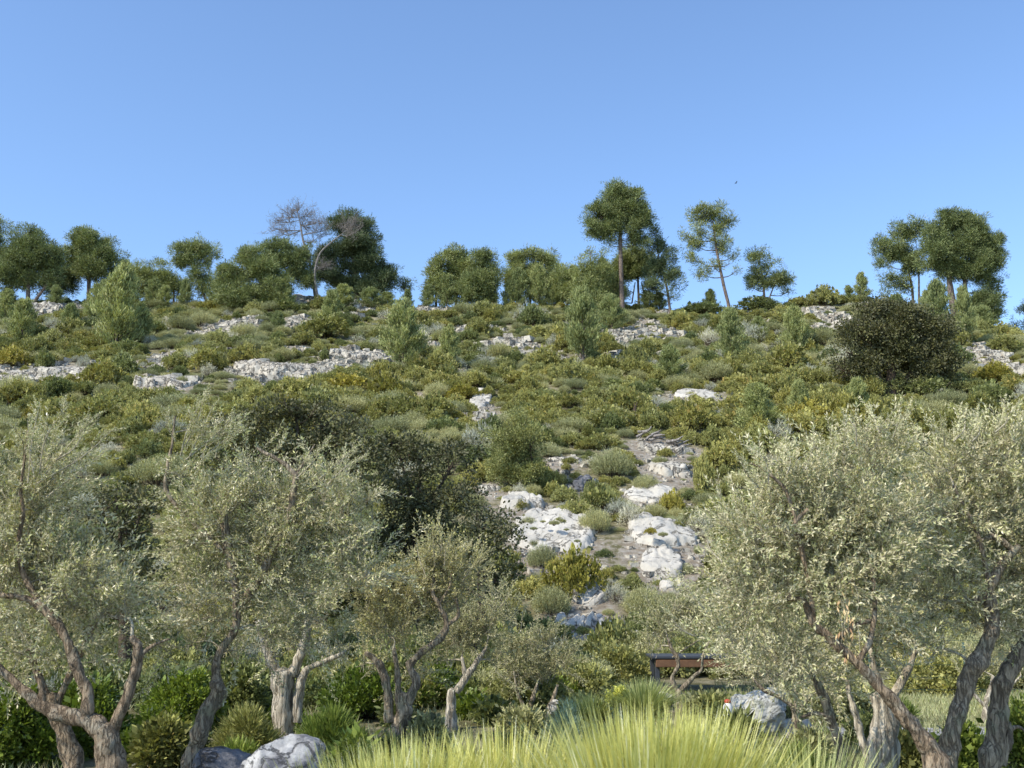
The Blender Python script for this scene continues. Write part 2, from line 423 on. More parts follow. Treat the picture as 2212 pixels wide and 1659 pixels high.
ROCKS = [(U, V, w * (1.35 if st in 'rb' and 680 < V < 830 and w > 50 else 1), h, st, lb) for (U, V, w, h, st, lb) in ROCKS]
ROCKW = []
for (U, V, w, h, st, lb) in ROCKS:
    p = GR(U, V + h * .35, 20); ROCKW.append((p, w, h, st, lb))
STONY = [(1045, 880, 60), (1450, 970, 110), (1400, 1100, 90), (1440, 1030, 80), (1290, 1320, 60), (2160, 790, 80), (1800, 690, 70), (110, 800, 80),
         (1490, 858, 80), (640, 650, 80), (1120, 750, 90), (1395, 730, 60), (1180, 780, 60), (1215, 990, 60), (1385, 1385, 60), (1240, 1180, 90), (1075, 722, 60), (1165, 772, 60), (1245, 782, 50), (1340, 742, 50), (1400, 700, 55), (1462, 778, 45), (705, 792, 50), (885, 762, 36), (960, 742, 45), (1560, 705, 40), (640, 756, 50), (335, 800, 60), (520, 700, 66), (480, 768, 50), (85, 672, 70), (1000, 905, 60), (905, 862, 46), (1500, 990, 66), (1010, 812, 46), (760, 690, 50), (1640, 700, 40), (1230, 705, 40), (250, 640, 60), (2120, 752, 60)]
STW = [(GR(u, v, 20), r_) for u, v, r_ in STONY]

def stoniness(x, y):
    x = np.asarray(x, float); y = np.asarray(y, float); s = np.zeros_like(x)
    for p, w, h, st, lb in ROCKW:
        r_ = w * .55 * upm(p[1]) + .3
        ys_ = np.where(y < p[1], (1.5 if p[1] > 60 else 1.1) + r_ * .9, r_ * .8 + .5)
        s = np.maximum(s, np.clip(1.5 - np.sqrt(((x - p[0]) / r_) ** 2 + ((y - p[1]) / ys_) ** 2), 0, 1))
    for p, w in STW:
        r_ = w * .5 * upm(p[1])
        s = np.maximum(s, (.8 if p[1] > 50 else .5) * np.clip(1.7 - np.sqrt(((x - p[0]) / r_) ** 2 + ((y - p[1]) / (r_ * 1.6)) ** 2), 0, 1))
    return s

# ------------------------------------------------------------------ ground
def ground():
    xs = np.unique(np.concatenate([-np.geomspace(70, 3000, 26)[::-1], np.linspace(-70, 70, 401), np.geomspace(70, 3000, 26)]))
    ys = np.unique(np.concatenate([-np.geomspace(4, 3000, 20)[::-1], np.linspace(-4, 110, 420), np.geomspace(110, 4000, 26)]))
    X, Y = np.meshgrid(xs, ys)
    Z = H(X, Y)
    v = np.stack([X, Y, Z], -1).reshape(-1, 3)
    nx = len(xs); i = np.arange(len(ys) - 1)[:, None] * nx; j = np.arange(nx - 1)[None]
    q = np.stack([i + j, i + j + 1, i + nx + j + 1, i + nx + j], -1).reshape(-1, 4)
    a = Acc(); a.add(v, q, 0, stoniness(X, Y).ravel().astype(np.float32), True)
    m, nt, ns, ln = new_mat('ground_soil')
    ge = N(ns, 'ShaderNodeNewGeometry'); pos = ge.outputs['Position']; at = N(ns, 'ShaderNodeAttribute', attribute_name='tone')
    def noise(sc, det=6, ro=.6):
        n = N(ns, 'ShaderNodeTexNoise'); n.inputs['Scale'].default_value = sc; n.inputs['Detail'].default_value = det; n.inputs['Roughness'].default_value = ro
        ln.new(pos, n.inputs['Vector']); return n.outputs[0]
    na, nb, nc = noise(.35), noise(2.2, 8, .7), noise(14, 6, .75)
    vo = N(ns, 'ShaderNodeTexVoronoi'); vo.inputs['Scale'].default_value = 5; ln.new(pos, vo.inputs['Vector'])
    c = mixc(nt, math_node(nt, 'MULTIPLY', math_node(nt, 'SUBTRACT', nb, .42, clamp=True), 5, clamp=True), (.14, .13, .06), (.36, .32, .21))
    st = math_node(nt, 'ADD', math_node(nt, 'MULTIPLY', at.outputs['Fac'], .75), math_node(nt, 'MULTIPLY_ADD', nb, 1.1, -.42))
    st = math_node(nt, 'ADD', st, math_node(nt, 'MULTIPLY_ADD', na, .8, -.4))
    st = math_node(nt, 'ADD', st, math_node(nt, 'MULTIPLY_ADD', nc, .9, -.45))
    k = math_node(nt, 'MULTIPLY', math_node(nt, 'SUBTRACT', st, .42, clamp=True), 5, clamp=True)
    stone = mixc(nt, nc, (.30, .27, .22), (.60, .56, .49))
    stone = mixc(nt, math_node(nt, 'MULTIPLY', vo.outputs['Distance'], 1.3, clamp=True), stone, (.28, .23, .17))
    c = mixc(nt, k, c, stone)
    bp = N(ns, 'ShaderNodeBump'); bp.inputs['Strength'].default_value = .9; bp.inputs['Distance'].default_value = .15
    ln.new(math_node(nt, 'ADD', nb, math_node(nt, 'MULTIPLY', nc, .5)), bp.inputs['Height'])
    p = N(ns, 'ShaderNodeBsdfPrincipled'); p.inputs['Roughness'].default_value = .95; p.inputs['Specular IOR Level'].default_value = .1
    ln.new(c, p.inputs['Base Color']); ln.new(bp.outputs[0], p.inputs['Normal'])
    o = N(ns, 'ShaderNodeOutputMaterial'); ln.new(p.outputs[0], o.inputs[0])
    g = a.build('ground', [m]); tag(g, 'stony garden soil rising into the scrub-covered limestone hillside', None, None, 'structure')
ground()

# ------------------------------------------------------------------ rock meshes
def rock_mesh(acc, c, half, tilt=0., yaw=0., seed=0, blocky=.5, n=26, rough=.22, mat=0, facets=13):
    """cube-sphere stone, blocky or smooth, displaced"""
    g = np.linspace(-1, 1, n); A, B = np.meshgrid(g, g); vs = []; qs = []; off = 0
    one = np.ones_like(A)
    for ax in range(3):
        for s_ in (-1, 1):
            P = [None] * 3; P[ax] = one * s_; P[(ax + 1) % 3] = A * s_; P[(ax + 2) % 3] = B
            p = np.stack(P, -1).reshape(-1, 3); vs.append(p)
            i = np.arange(n - 1)[:, None] * n; j = np.arange(n - 1)[None]
            qs.append(np.stack([i + j, i + j + 1, i + n + j + 1, i + n + j], -1).reshape(-1, 4) + off); off += n * n
    p = np.concatenate(vs)
    sph = nrm(p); k = 2 + 5 * blocky
    pn = (np.abs(p) ** k).sum(1, keepdims=True) ** (1 / k); sup = p / pn
    p = sup * (.35 + .45 * blocky) + sph * (.65 - .45 * blocky)
    sc = np.array(half)
    rp = np.random.default_rng(seed * 13 + 1)
    for _ in range(facets):
        nn = rp.normal(size=3); nn /= np.linalg.norm(nn); dd_ = rp.uniform(.52, .86)
        p = p - np.clip(p @ nn - dd_, 0, 9)[:, None] * nn
    p = p * (1 + .22 * facets / 13)
    w = p * sc
    mn = min(half)
    f1 = fbm(w / max(.5, mn * 1.6) + seed * 7.3, 3, seed)
    f2 = fbm(w / (max(.5, mn * 1.6) * .28) + seed, 3, seed + 5)
    cell = vnoise(np.floor(w * (1.6 / max(.35, mn)) + .4 * f1[:, None]) * 1.37, seed + 9)
    disp = rough * (1.3 * f1 + .5 * f2 + blocky * .5 * cell)
    w = w + nrm(p / sc * mn) * (disp * min(mn * 1.5, .8))[:, None]
    ct, st_ = math.cos(tilt), math.sin(tilt)
    w = np.stack([w[:, 0], w[:, 1] * ct - w[:, 2] * st_, w[:, 1] * st_ + w[:, 2] * ct], -1)
    cy, sy = math.cos(yaw), math.sin(yaw)
    w = np.stack([w[:, 0] * cy - w[:, 1] * sy, w[:, 0] * sy + w[:, 1] * cy, w[:, 2]], -1)
    acc.add(w + np.asarray(c), np.concatenate(qs), mat, .5, True)

def bedrock(acc, U, V, w, h, seed, kind):
    """outcrop of bedrock rising out of the slope: a ledge with a broken front ('r','b') or a flat slab ('S')"""
    c = GR(U, V, 20); u = upm(c[1]); hw = w * u / 2
    if kind == 'S':
        y0 = GR(U, V + h / 2, 20)[1]; y1 = GR(U, V - h / 2, 20)[1]; hy = max((y1 - y0) / 2, .5); cy = (y0 + y1) / 2; A = .30; 
    else:
        y0 = GR(U, V + h / 2, 20)[1]; A = min(.5, max(.16, .36 * h * u)); hy = max(A * 2.2, h * u * 1.3); cy = y0 + hy * .8
    nx, ny = max(50, min(150, int(hw * 26))), max(40, min(120, int(hy * 26)))
    X, Yg = np.meshgrid(np.linspace(-1.35, 1.35, nx), np.linspace(-1.35, 1.35, ny))
    wx = c[0] + X * hw; wy = cy + Yg * hy
    P = np.stack([wx, wy, np.full_like(wx, seed * 3.7)], -1)
    wob = .34 * fbm(P / max(.5, hw * .45), 3, seed) + .16 * fbm(P * 2.6, 2, seed + 3)
    d = (np.abs(X) ** 2.6 + np.abs(Yg) ** 2.6) ** (1 / 2.6) + wob
    sharp = 9 if kind != 'S' else 6
    m = np.clip((1.0 - d) * sharp, 0, 1); m = m * m * (3 - 2 * m)
    f = fbm(P * 1.1, 4, seed + 7); st_ = np.floor((f + 1) * (5 if kind != 'S' else 4)) / (5 if kind != 'S' else 4) - 1
    cr1 = vnoise(P * (2.4 if kind == 'b' else 1.5), seed + 11); cr2 = vnoise(P * np.array([4.2, 2.4, 1.]), seed + 13)
    crack = np.exp(-(cr1 / .07) ** 2) * (.55 if kind != 'S' else .25) + np.exp(-(cr2 / .06) ** 2) * (.35 if kind != 'S' else .08)
    if kind == 'S': hh_ = A * (.85 + .35 * st_ + .55 * f) + .12 * Yg * A
    else: hh_ = A * (1.0 + .6 * st_ + .5 * f) * np.clip(1.15 - .62 * (Yg + .6), 0, 1.15)
    z = H(wx, wy) - .25 + m * (.25 + np.maximum(hh_, .03) * (1 - crack)) + m * .045 * fbm(P * 7, 3, seed + 21)
    # undercut the front a little so that it is not a plain height field
    wy = wy - m * .18 * A * np.clip(-Yg, 0, 1) + .05 * A * fbm(np.stack([wx * 5, z * 7, wy], -1), 2, seed + 31) * m
    wx = wx + .05 * A * fbm(np.stack([wx * 4, z * 8, wy], -1), 2, seed + 37) * m
    v = np.stack([wx, wy, z], -1).reshape(-1, 3)
    i = np.arange(ny - 1)[:, None] * nx; j = np.arange(nx - 1)[None]
    q = np.stack([i + j, i + j + 1, i + nx + j + 1, i + nx + j], -1).reshape(-1, 4)
    keep = (m.reshape(-1)[q] > 0.002).any(1)
    acc.add(v, q[keep], 0, .5, False if kind == 'b' else True)
    return c

for i, (p, w, h, st, lb) in enumerate(ROCKW):
    Y = p[1]; u = upm(Y); hw = w * u / 2; hh = h * u / 2
    a = Acc(); mat = M['rock']; U, V = ROCKS[i][:2]
    if st == 'S' or (st == 's' and w >= 76):
        bedrock(a, U, V, w, h, i, 'S'); mat = M['rock_smooth']
    elif st == 's':
        k = 2 if w < 60 else 3
        if w < 40: k = 1
        for j in range(k):
            fx = (j - (k - 1) / 2) * 2 / k
            rock_mesh(a, p + np.array([hw * fx * .95, hh * random.uniform(.2, .8), hh * random.uniform(-.1, .3)]), (hw * 1.25 / k, hh * 1.5, hh * random.uniform(.75, 1.05)), R(random.uniform(10, 28)), R(random.uniform(-20, 20)), i * 5 + j, .3, 34, .22)
        mat = M['rock_smooth'] if Y < 60 else M['rock']
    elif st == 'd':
        rock_mesh(a, p + np.array([0, .2, hh * .4]), (hw, hh * .9, hh * 1.1), R(5), R(30), i, .8, 30, .4); mat = M['rock_shaded']
    else:
        bedrock(a, U, V, w, h, i, st)
        if w > 60: bedrock(a, U + w * .3, V + h * .25, w * .5, h * .7, i + 60, st)
    o = a.build('rock_outcrop' if st in 'rbS' else 'boulder', [mat], tuple(p))
    tag(o, lb, 'rock', 'pale limestone rocks on the hillside')

# ------------------------------------------------------------------ shrub prototypes (unit radius)
def mound_lobes(k, hgt, spread=.62, lob=.42, seed=0):
    r = np.random.default_rng(seed); L = []
    for i in range(k):
        a = 2.4 * i + r.uniform(0, .6); d = spread * math.sqrt((i + .3) / k)
        z = hgt * (1 - .75 * (d / spread) ** 2) * r.uniform(.55, .85)
        L.append((d * math.cos(a), d * math.sin(a), z, lob * r.uniform(.75, 1.15)))
    return L

def puff_foliage(acc, C, RD, npuff, nleaf, pr, L, W, mat=0, up=.25, shell=(.7, 1.05), flat_bottom=-.5, lump=.0, mid=.5, outw=.9, seed=1, gap=None, tone_bias=0, tonefix=None):
    """C centres (k,3), RD radii (k,3): puffs of leaves over the lobes"""
    C = np.asarray(C, float).reshape(-1, 3); RD = np.asarray(RD, float)
    if RD.ndim == 1: RD = np.repeat(RD[:, None], 3, 1)
    ar = (RD[:, 0] * RD[:, 2] + RD[:, 0] * RD[:, 1]); cnt = np.maximum(3, (npuff * ar / ar.sum()).astype(int))
    idx = np.repeat(np.arange(len(C)), cnt)
    d = rdir(len(idx)); keep = d[:, 2] > flat_bottom; d = d[keep]; idx = idx[keep]
    f = RNG.uniform(*shell, len(d)) ** .7
    P = C[idx] + d * RD[idx] * f[:, None]
    if lump: P = P + d * (lump * vnoise(P * 3.1, seed))[:, None]
    if gap is not None:
        g = vnoise(P * gap[0], seed + 3); k = g > gap[1]; P = P[k]; d = d[k]; idx = idx[k]
    n = len(P)
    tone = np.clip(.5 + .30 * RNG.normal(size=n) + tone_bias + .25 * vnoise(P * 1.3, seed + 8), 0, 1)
    pp = np.repeat(P, nleaf, 0); dd = np.repeat(d, nleaf, 0); tt = np.repeat(tone, nleaf)
    pr = np.broadcast_to(np.asarray(pr, float), (n,)).repeat(nleaf)[:, None]
    off = RNG.normal(size=pp.shape) * .55
    pos = pp + off * pr
    dr = nrm(nrm(off) * .8 + dd * outw + np.array([0, 0, up]) + rdir(len(pp)) * .55)
    sc = RNG.uniform(.7, 1.25, len(pos))
    # leaf blades face outwards more often than edge-on
    roll = np.cross(dr, nrm(dd + rdir(len(pp)) * .8))
    leaves(acc, pos, dr, L * sc, W * sc, mat, tt, roll=nrm(np.cross(roll, dr)), mid=mid)
    return P, d

def shrub_proto(kind, seed):
    a = Acc(); global RNG
    keep = RNG; RNG = np.random.default_rng(seed * 31 + 5)
    wood = 1
    if kind in ('kermes', 'mastic', 'juniper', 'goldbush'):
        L = mound_lobes(11, .78, .66, .40, seed)
        C = np.array([l[:3] for l in L]); rr = np.array([l[3] for l in L]); RD = np.stack([rr, rr, rr * .85], 1)
        puff_foliage(a, C, RD, 900, 10, .07, .058, .04, 0, up=.5, lump=.12, seed=seed, flat_bottom=-.35)
        puff_foliage(a, C, RD * .75, 120, 6, .12, .16, .12, 0, up=.1, seed=seed + 2, tone_bias=-.4)  # inner leaves toned dark, painting the shade seen in the gaps
    elif kind == 'rosemary':
        n = 1400
        th = RNG.uniform(0, 6.283, n); rad = np.sqrt(RNG.uniform(0, 1, n)) * .75
        base = np.stack([rad * np.cos(th), rad * np.sin(th), .55 * (1 - rad ** 2) * RNG.uniform(.2, 1.0, n) + .05 * 0], 1)
        out = np.stack([np.cos(th) * rad * .9, np.sin(th) * rad * .9, np.full(n, .75)], 1)
        ln_ = RNG.uniform(.18, .38, n)
        d = nrm(out + RNG.normal(size=(n, 3)) * .18); tn = np.clip(.5 + .25 * RNG.normal(size=n) + .3 * vnoise(base * 3, seed), 0, 1)
        for k in range(9):
            t = k / 8; pos = base + d * (ln_ * t)[:, None]
            leaves(a, pos, d + rdir(n) * .75, .062, .019, 0, tn, mid=.5)
    elif kind == 'drybush':
        L = mound_lobes(7, .7, .6, .4, seed); C = np.array([l[:3] for l in L]); rr = np.array([l[3] for l in L])
        puff_foliage(a, C, rr, 260, 9, .11, .13, .016, 0, up=.6, lump=.1, seed=seed, flat_bottom=-.3)
        n = 90; e = C[RNG.integers(0, len(C), n)] + rdir(n) * .35; e[:, 2] = np.abs(e[:, 2])
        fine_tubes(a, e * np.array([.1, .1, 0.]), e, .012, 1)
    elif kind == 'tussock':
        n = 500; th = RNG.uniform(0, 6.283, n); d = nrm(np.stack([np.cos(th) * .6, np.sin(th) * .6, RNG.uniform(.5, 1.4, n)], 1))
        pos = np.stack([np.cos(th), np.sin(th), 0 * th], 1) * RNG.uniform(0, .35, n)[:, None]
        leaves(a, pos, d, RNG.uniform(.4, .85, n), .035, 0, RNG.uniform(0, 1, n), mid=.35)
    # stems
    if kind not in ('tussock', 'drybush'):
        n = 26; e = np.stack([RNG.normal(size=n) * .35, RNG.normal(size=n) * .35, RNG.uniform(.25, .6, n)], 1)
        fine_tubes(a, e * np.array([.15, .15, 0.]) - np.array([0, 0, .1]), e, .02, 1)
    RNG = keep
    o = a.build(kind + '_shrub', [M['drygrass'] if kind == 'tussock' else M[kind], M['darkwood']], link=False)
    return o.data

KINDS = ['kermes', 'mastic', 'juniper', 'rosemary', 'drybush', 'tussock', 'goldbush']
PROTO = {k: [shrub_proto(k, s + 1) for s in range(3)] for k in KINDS}

def young_pine_proto(seed):
    """loose cone, height 1, radius about .38, upright feathery shoots"""
    global RNG; keep = RNG; RNG = np.random.default_rng(seed * 77 + 3); a = Acc()
    tube(a, [(0, 0, -.05, .022), (.01, .0, .4, .016), (0, .01, .97, .004)], 6, 4, 1)
    n = 74; z = RNG.uniform(.05, .92, n) ** 1.0; th = RNG.uniform(0, 6.283, n)
    R0 = (.40 * (1 - z) ** .75 * (.5 + .5 * np.clip(z / .18, 0, 1)) + .02) * RNG.uniform(.6, 1.15, n)
    A = np.stack([0 * z, 0 * z, z], 1); B = np.stack([R0 * np.cos(th), R0 * np.sin(th), z + R0 * .45 + .02], 1)
    fine_tubes(a, A, B, .005, 1)
    for k in range(6):
        t = .3 + .7 * k / 5; c = A + (B - A) * t
        m = 30; pp = np.repeat(c, m, 0) + RNG.normal(size=(n * m, 3)) * (.028 + .01 * 0)
        d = np.repeat(nrm((B - A) * .8 + np.array([0, 0, .12])), m, 0) + rdir(n * m) * .8 + np.array([0, 0, .45])
        tn = np.repeat(np.clip(.5 + .22 * RNG.normal(size=n), 0, 1), m)
        leaves(a, pp, d, RNG.uniform(.035, .065, n * m), .013, 0, tn)
    RNG = keep
    return a.build('young_pine', [M['young'], M['pbark']], link=False).data
YP = [young_pine_proto(s) for s in range(4)]

# ------------------------------------------------------------------ pines of the ridge
def tree_from_blobs(name, label, cat, D, trunks, blobs, leafmat, group=None, npp=66, nleaf=13, leafL=.25, leafW=.042, pr=.22, bark='pbark', up=.35,
                    shell=(.4, 1.15), gap=(1.3, -.42), depth=.95, seed=0, drop=1.0, dead=None, limb_r=.05, outw=.9, tone_bias=0, lump=.5, mid=.5, bgrow=1.):
    """trunks: list of polylines [(U,V,r,dY)], blobs [(U,V,ru,rv[,dY])] in layout units"""
    b0 = trunks[0][0]; base = PT(b0[0], b0[1], D)
    gz = Hs(base[0], base[1]); org = (float(base[0]), float(base[1]), gz)
    root = empty(name, org, label, cat, group)
    u = upm(D); a = Acc(); pts = []
    for ti, tr in enumerate(trunks):
        P = []
        for (U, V, r_, *dy) in tr:
            p = PT(U, V, D + (dy[0] if dy else 0)); P.append((*p, r_))
        if ti == 0 or (len(tr) and abs(P[0][2] - gz) < 1.2):
            x, y, z, r_ = P[0]; g = Hs(x, y)
            if z > g - .1: P.insert(0, (x - (P[1][0] - x) * .1, y, g - .15, r_ * 1.25))
            else: P[0] = (x, y, g - .2, r_ * 1.1)
        tube(a, P, 9, 5, 0, .12, seed + ti)
        c = catmull(P, 6); pts.append(c)
    pts = np.vstack(pts)
    C = []; RD = []
    for b in blobs:
        U, V, ru, rv = b[:4]; dy = b[4] if len(b) > 4 else None
        r1 = ru * u * bgrow; r2 = rv * u * bgrow; rd = (r1 + r2) / 2 * depth
        offs = [dy] if dy is not None else [0]
        for o_ in offs:
            C.append(PT(U, V, D + o_)); RD.append((r1, rd, r2))
    C = np.array(C); RD = np.array(RD)
    # sub-lobes give the crown its cauliflower outline
    SCn = []; SR = []
    for c, r_ in zip(C, RD):
        m = int(max(8, min(44, 15 * r_[0] * r_[2] / .7)))
        d = rdir(m); 
        f = RNG.uniform(.3, .92, m)[:, None]
        SCn.append(c + d * r_ * f); SR.append(np.repeat(RNG.uniform(.19, .36, m)[:, None], 3, 1) * np.array([r_[0], r_[1], r_[2] * .8])[None])
    SCn = np.vstack(SCn); SR = np.vstack(SR)
    # limbs
    for c, r_ in zip(C, RD):
        lo = pts[pts[:, 2] < c[2] - .1 * r_[2]]
        if len(lo) == 0: lo = pts
        k = np.argmin(np.linalg.norm(lo[:, :3] - c, axis=1) + 0.6 * np.abs(lo[:, 2] - (c[2] - r_[2])))
        s_ = lo[k]; mid_ = (s_[:3] + c) / 2 + np.array([0, 0, -.12 * np.linalg.norm(c - s_[:3])])
        tube(a, [(*s_[:3], min(s_[3] * .7, limb_r)), (*mid_, min(s_[3] * .5, limb_r * .7)), (*c, limb_r * .3)], 6, 4, 0, .1, seed)
        n = int(10 + 5 * r_[0]); e = c + rdir(n) * r_ * .8
        fine_tubes(a, np.repeat(c[None], n, 0) + (mid_ - c) * RNG.uniform(0, .6, n)[:, None], e, limb_r * .25, 0)
    a.build('trunk', [M[bark]], org, root)
    f = Acc()
    area = (SR[:, 0] * SR[:, 2]).sum() * math.pi
    puff_foliage(f, SCn, SR, int(area * npp), nleaf, pr, leafL, leafW, 0, up=up, shell=shell, seed=seed, gap=gap, flat_bottom=-.75, lump=lump, outw=outw, tone_bias=tone_bias, mid=mid)
    f.build('crown', [M[leafmat]], org, root)
    return root

GRP = 'pines along the hill ridge'
def pine(label, D, trunks, blobs, mat='pine', **k):
    k.setdefault('bgrow', 1.16); return tree_from_blobs('pine_tree', label, 'pine tree', D, trunks, blobs, mat, GRP, **k)

T = lambda *a: list(a)
pine('pine cut off by the left photo edge with only its crown side showing', 94, [[(-30, 650, .25), (-28, 520, .18)]], [(-22, 500, 40, 34), (-20, 550, 42, 30), (-25, 600, 30, 30)], seed=1)
pine('domed pine with a second leaning pale trunk at the left of the ridge', 92, [[(60, 662, .2), (62, 600, .15), (70, 520, .09)], [(66, 662, .14), (100, 615, .11), (107, 585, .07)]],
     [(70, 522, 42, 34), (50, 560, 45, 26), (100, 560, 38, 34), (20, 585, 34, 30), (110, 600, 26, 24), (45, 600, 40, 20)], seed=2)
pine('rounded pine second from the left on the ridge with a stepped crown', 97, [[(192, 640, .2), (192, 540, .12)]],
     [(185, 520, 36, 28), (215, 545, 32, 30), (165, 555, 28, 30), (200, 580, 42, 32), (232, 560, 17, 26)], seed=3)
pine('small pine top showing right of the stepped rounded pine', 98, [[(262, 640, .1), (262, 570, .06)]], [(263, 565, 11, 22), (255, 595, 18, 25), (275, 600, 14, 20)], 'young', seed=4)
pine('low broad pine between the stepped pine and the flat-topped pine', 97, [[(320, 640, .15), (320, 590, .1)]], [(300, 590, 34, 24), (342, 592, 34, 24), (318, 615, 50, 25)], 'young', seed=5)
pine('low wide pine filling the ridge between the two leftmost domed pines', 98, [[(130, 660, .12), (130, 610, .08)]], [(120, 600, 26, 30), (150, 610, 26, 26), (100, 625, 26, 20)], 'pine_dark', seed=26)
pine('bushy pine low on the ridge left of the flat-topped pine', 97, [[(375, 660, .12), (375, 620, .08)]], [(365, 615, 26, 26), (390, 630, 22, 20)], seed=27)
pine('flat-topped pine on a leaning stem in the left part of the ridge', 95, [[(448, 655, .14), (425, 600, .1), (418, 560, .07)]],
     [(395, 540, 28, 20), (432, 538, 32, 20), (458, 553, 16, 18), (412, 562, 40, 18), (430, 600, 25, 28), (440, 625, 22, 18)], seed=6)
pine('dense bushy pine below and left of the dead tree', 88, [[(567, 700, .22), (565, 640, .16), (560, 560, .08)]],
     [(530, 560, 26, 30), (560, 590, 46, 36), (500, 600, 34, 30), (600, 620, 34, 36), (530, 640, 52, 34), (585, 665, 44, 30), (485, 590, 22, 24), (548, 548, 14, 22)], seed=7)
pine('round olive-green pine crown overlapping the left side of the dead tree', 91.5, [[(600, 660, .16), (600, 580, .1)]], [(652, 552, 30, 24), (660, 600, 30, 26), (598, 545, 34, 30), (620, 570, 34, 28), (585, 570, 28, 26), (640, 590, 24, 24)], seed=8)
pine('biggest dark pine right of the dead tree with a crown sweeping down to the right', 96, [[(770, 645, .28), (765, 580, .2), (755, 510, .1)]],
     [(752, 488, 44, 26), (785, 492, 26, 24), (770, 530, 52, 34), (715, 560, 34, 34), (800, 565, 38, 34), (740, 600, 48, 32), (825, 602, 34, 26), (790, 622, 44, 20), (848, 590, 16, 16), (690, 590, 24, 24)], 'pine_dark', seed=9)
pine('small dark pine tuft at the right foot of the biggest dark pine', 97, [[(876, 650, .08), (876, 610, .05)]], [(872, 618, 20, 16), (885, 625, 10, 9)], 'pine_dark', seed=10)
pine('left loose pine of the middle ridge cluster', 95, [[(942, 660, .12), (942, 590, .08)]], [(942, 590, 20, 26), (932, 620, 16, 26), (955, 565, 22, 18), (958, 615, 24, 28)], seed=11)
pine('taller pine in the middle of the ridge cluster with a rounded top', 96, [[(985, 660, .14), (985, 580, .09)]], [(985, 560, 30, 24), (1000, 590, 34, 34), (975, 610, 30, 32), (1010, 625, 30, 30)], seed=12)
pine('right domed dark-sided pine of the middle ridge cluster', 94, [[(1045, 668, .14), (1045, 580, .09)]], [(1045, 560, 30, 20), (1055, 590, 25, 32), (1030, 620, 32, 34), (1060, 630, 22, 28)], seed=13)
pine('wide flat-crowned pine right of the middle cluster', 97, [[(1145, 665, .14), (1145, 580, .09)]], [(1115, 560, 28, 20), (1160, 555, 36, 16), (1190, 575, 18, 22), (1120, 600, 34, 38), (1160, 605, 34, 40), (1185, 620, 24, 30)], seed=14)
pine('pale loose pine left of the tall young pine on the ridge', 94, [[(1225, 665, .1), (1225, 590, .06)]], [(1215, 595, 20, 30), (1228, 625, 28, 36), (1205, 630, 18, 24)], 'young', seed=15)
pine('slender pale young pine with a pointed top left of the tall pine', 92, [[(1278, 690, .12), (1276, 600, .08), (1275, 545, .03)]],
     [(1275, 548, 10, 20), (1270, 580, 22, 26), (1290, 600, 28, 30), (1262, 625, 28, 34), (1285, 655, 32, 38), (1260, 680, 28, 28), (1300, 560, 14, 22)], 'young', seed=16)
pine('tallest pine of the ridge with a long bare trunk and a wide lobed crown', 92, [[(1344, 660, .24), (1342, 600, .2), (1340, 520, .17), (1340, 450, .09)]],
     [(1330, 420, 30, 24), (1355, 420, 30, 22), (1378, 442, 24, 24), (1340, 455, 42, 30), (1295, 465, 30, 28), (1292, 495, 28, 26), (1320, 495, 34, 22), (1375, 480, 34, 30), (1395, 470, 16, 18), (1360, 512, 34, 18), (1312, 525, 18, 16), (1384, 520, 26, 16)], seed=17)
pine('shorter pine standing behind and right of the tallest pine', 97, [[(1380, 655, .12), (1378, 600, .1)], [(1365, 655, .07), (1372, 610, .05)], [(1395, 650, .06), (1385, 610, .05)]],
     [(1370, 560, 34, 28), (1345, 575, 30, 26), (1395, 575, 26, 28), (1370, 590, 34, 16), (1330, 600, 22, 30), (1325, 640, 30, 22)], seed=18)
pine('dark pine leaning beside the tallest pine on its right', 93, [[(1447, 668, .12), (1440, 620, .1), (1425, 560, .06)]],
     [(1415, 505, 14, 20), (1418, 535, 22, 20), (1440, 560, 26, 20), (1420, 580, 28, 24), (1445, 600, 28, 18), (1412, 620, 26, 24), (1460, 615, 18, 16), (1462, 590, 14, 10), (1452, 640, 16, 10)], 'pine_dark', seed=19)
pine('open leaning pine with the dark bare lower trunk right of the tallest pine', 93, [[(1574, 660, .15), (1562, 610, .13), (1548, 540, .1), (1540, 480, .06)]],
     [(1520, 465, 32, 20), (1545, 455, 24, 16), (1568, 478, 22, 20), (1510, 500, 22, 20), (1478, 508, 14, 12), (1545, 500, 26, 18), (1500, 530, 26, 18), (1560, 530, 22, 24), (1585, 552, 12, 14), (1500, 560, 20, 14), (1515, 590, 20, 16), (1540, 575, 20, 14), (1590, 585, 10, 9), (1575, 570, 12, 14)], seed=20, gap=(1.3, -.22), npp=52)
pine('short domed pine right of the open leaning pine', 94, [[(1652, 655, .12), (1648, 600, .09)], [(1660, 650, .07), (1675, 610, .05)]],
     [(1640, 558, 28, 18), (1662, 580, 28, 18), (1628, 595, 22, 20), (1680, 600, 24, 18), (1698, 612, 18, 18), (1650, 610, 30, 14), (1704, 630, 12, 12), (1622, 618, 14, 16)], seed=21)
pine('open two-stemmed pine left beside the largest pine on the right', 95, [[(1972, 672, .13), (1970, 620, .11), (1955, 560, .07)], [(1985, 672, .1), (1985, 610, .08), (1985, 560, .05)]],
     [(1945, 505, 28, 20), (1975, 500, 26, 24), (1910, 535, 26, 22), (1940, 545, 30, 24), (1912, 570, 18, 16), (1970, 570, 30, 28), (1920, 605, 20, 18), (1950, 615, 20, 22), (1915, 640, 12, 18)], seed=22, gap=(1.2, -.3))
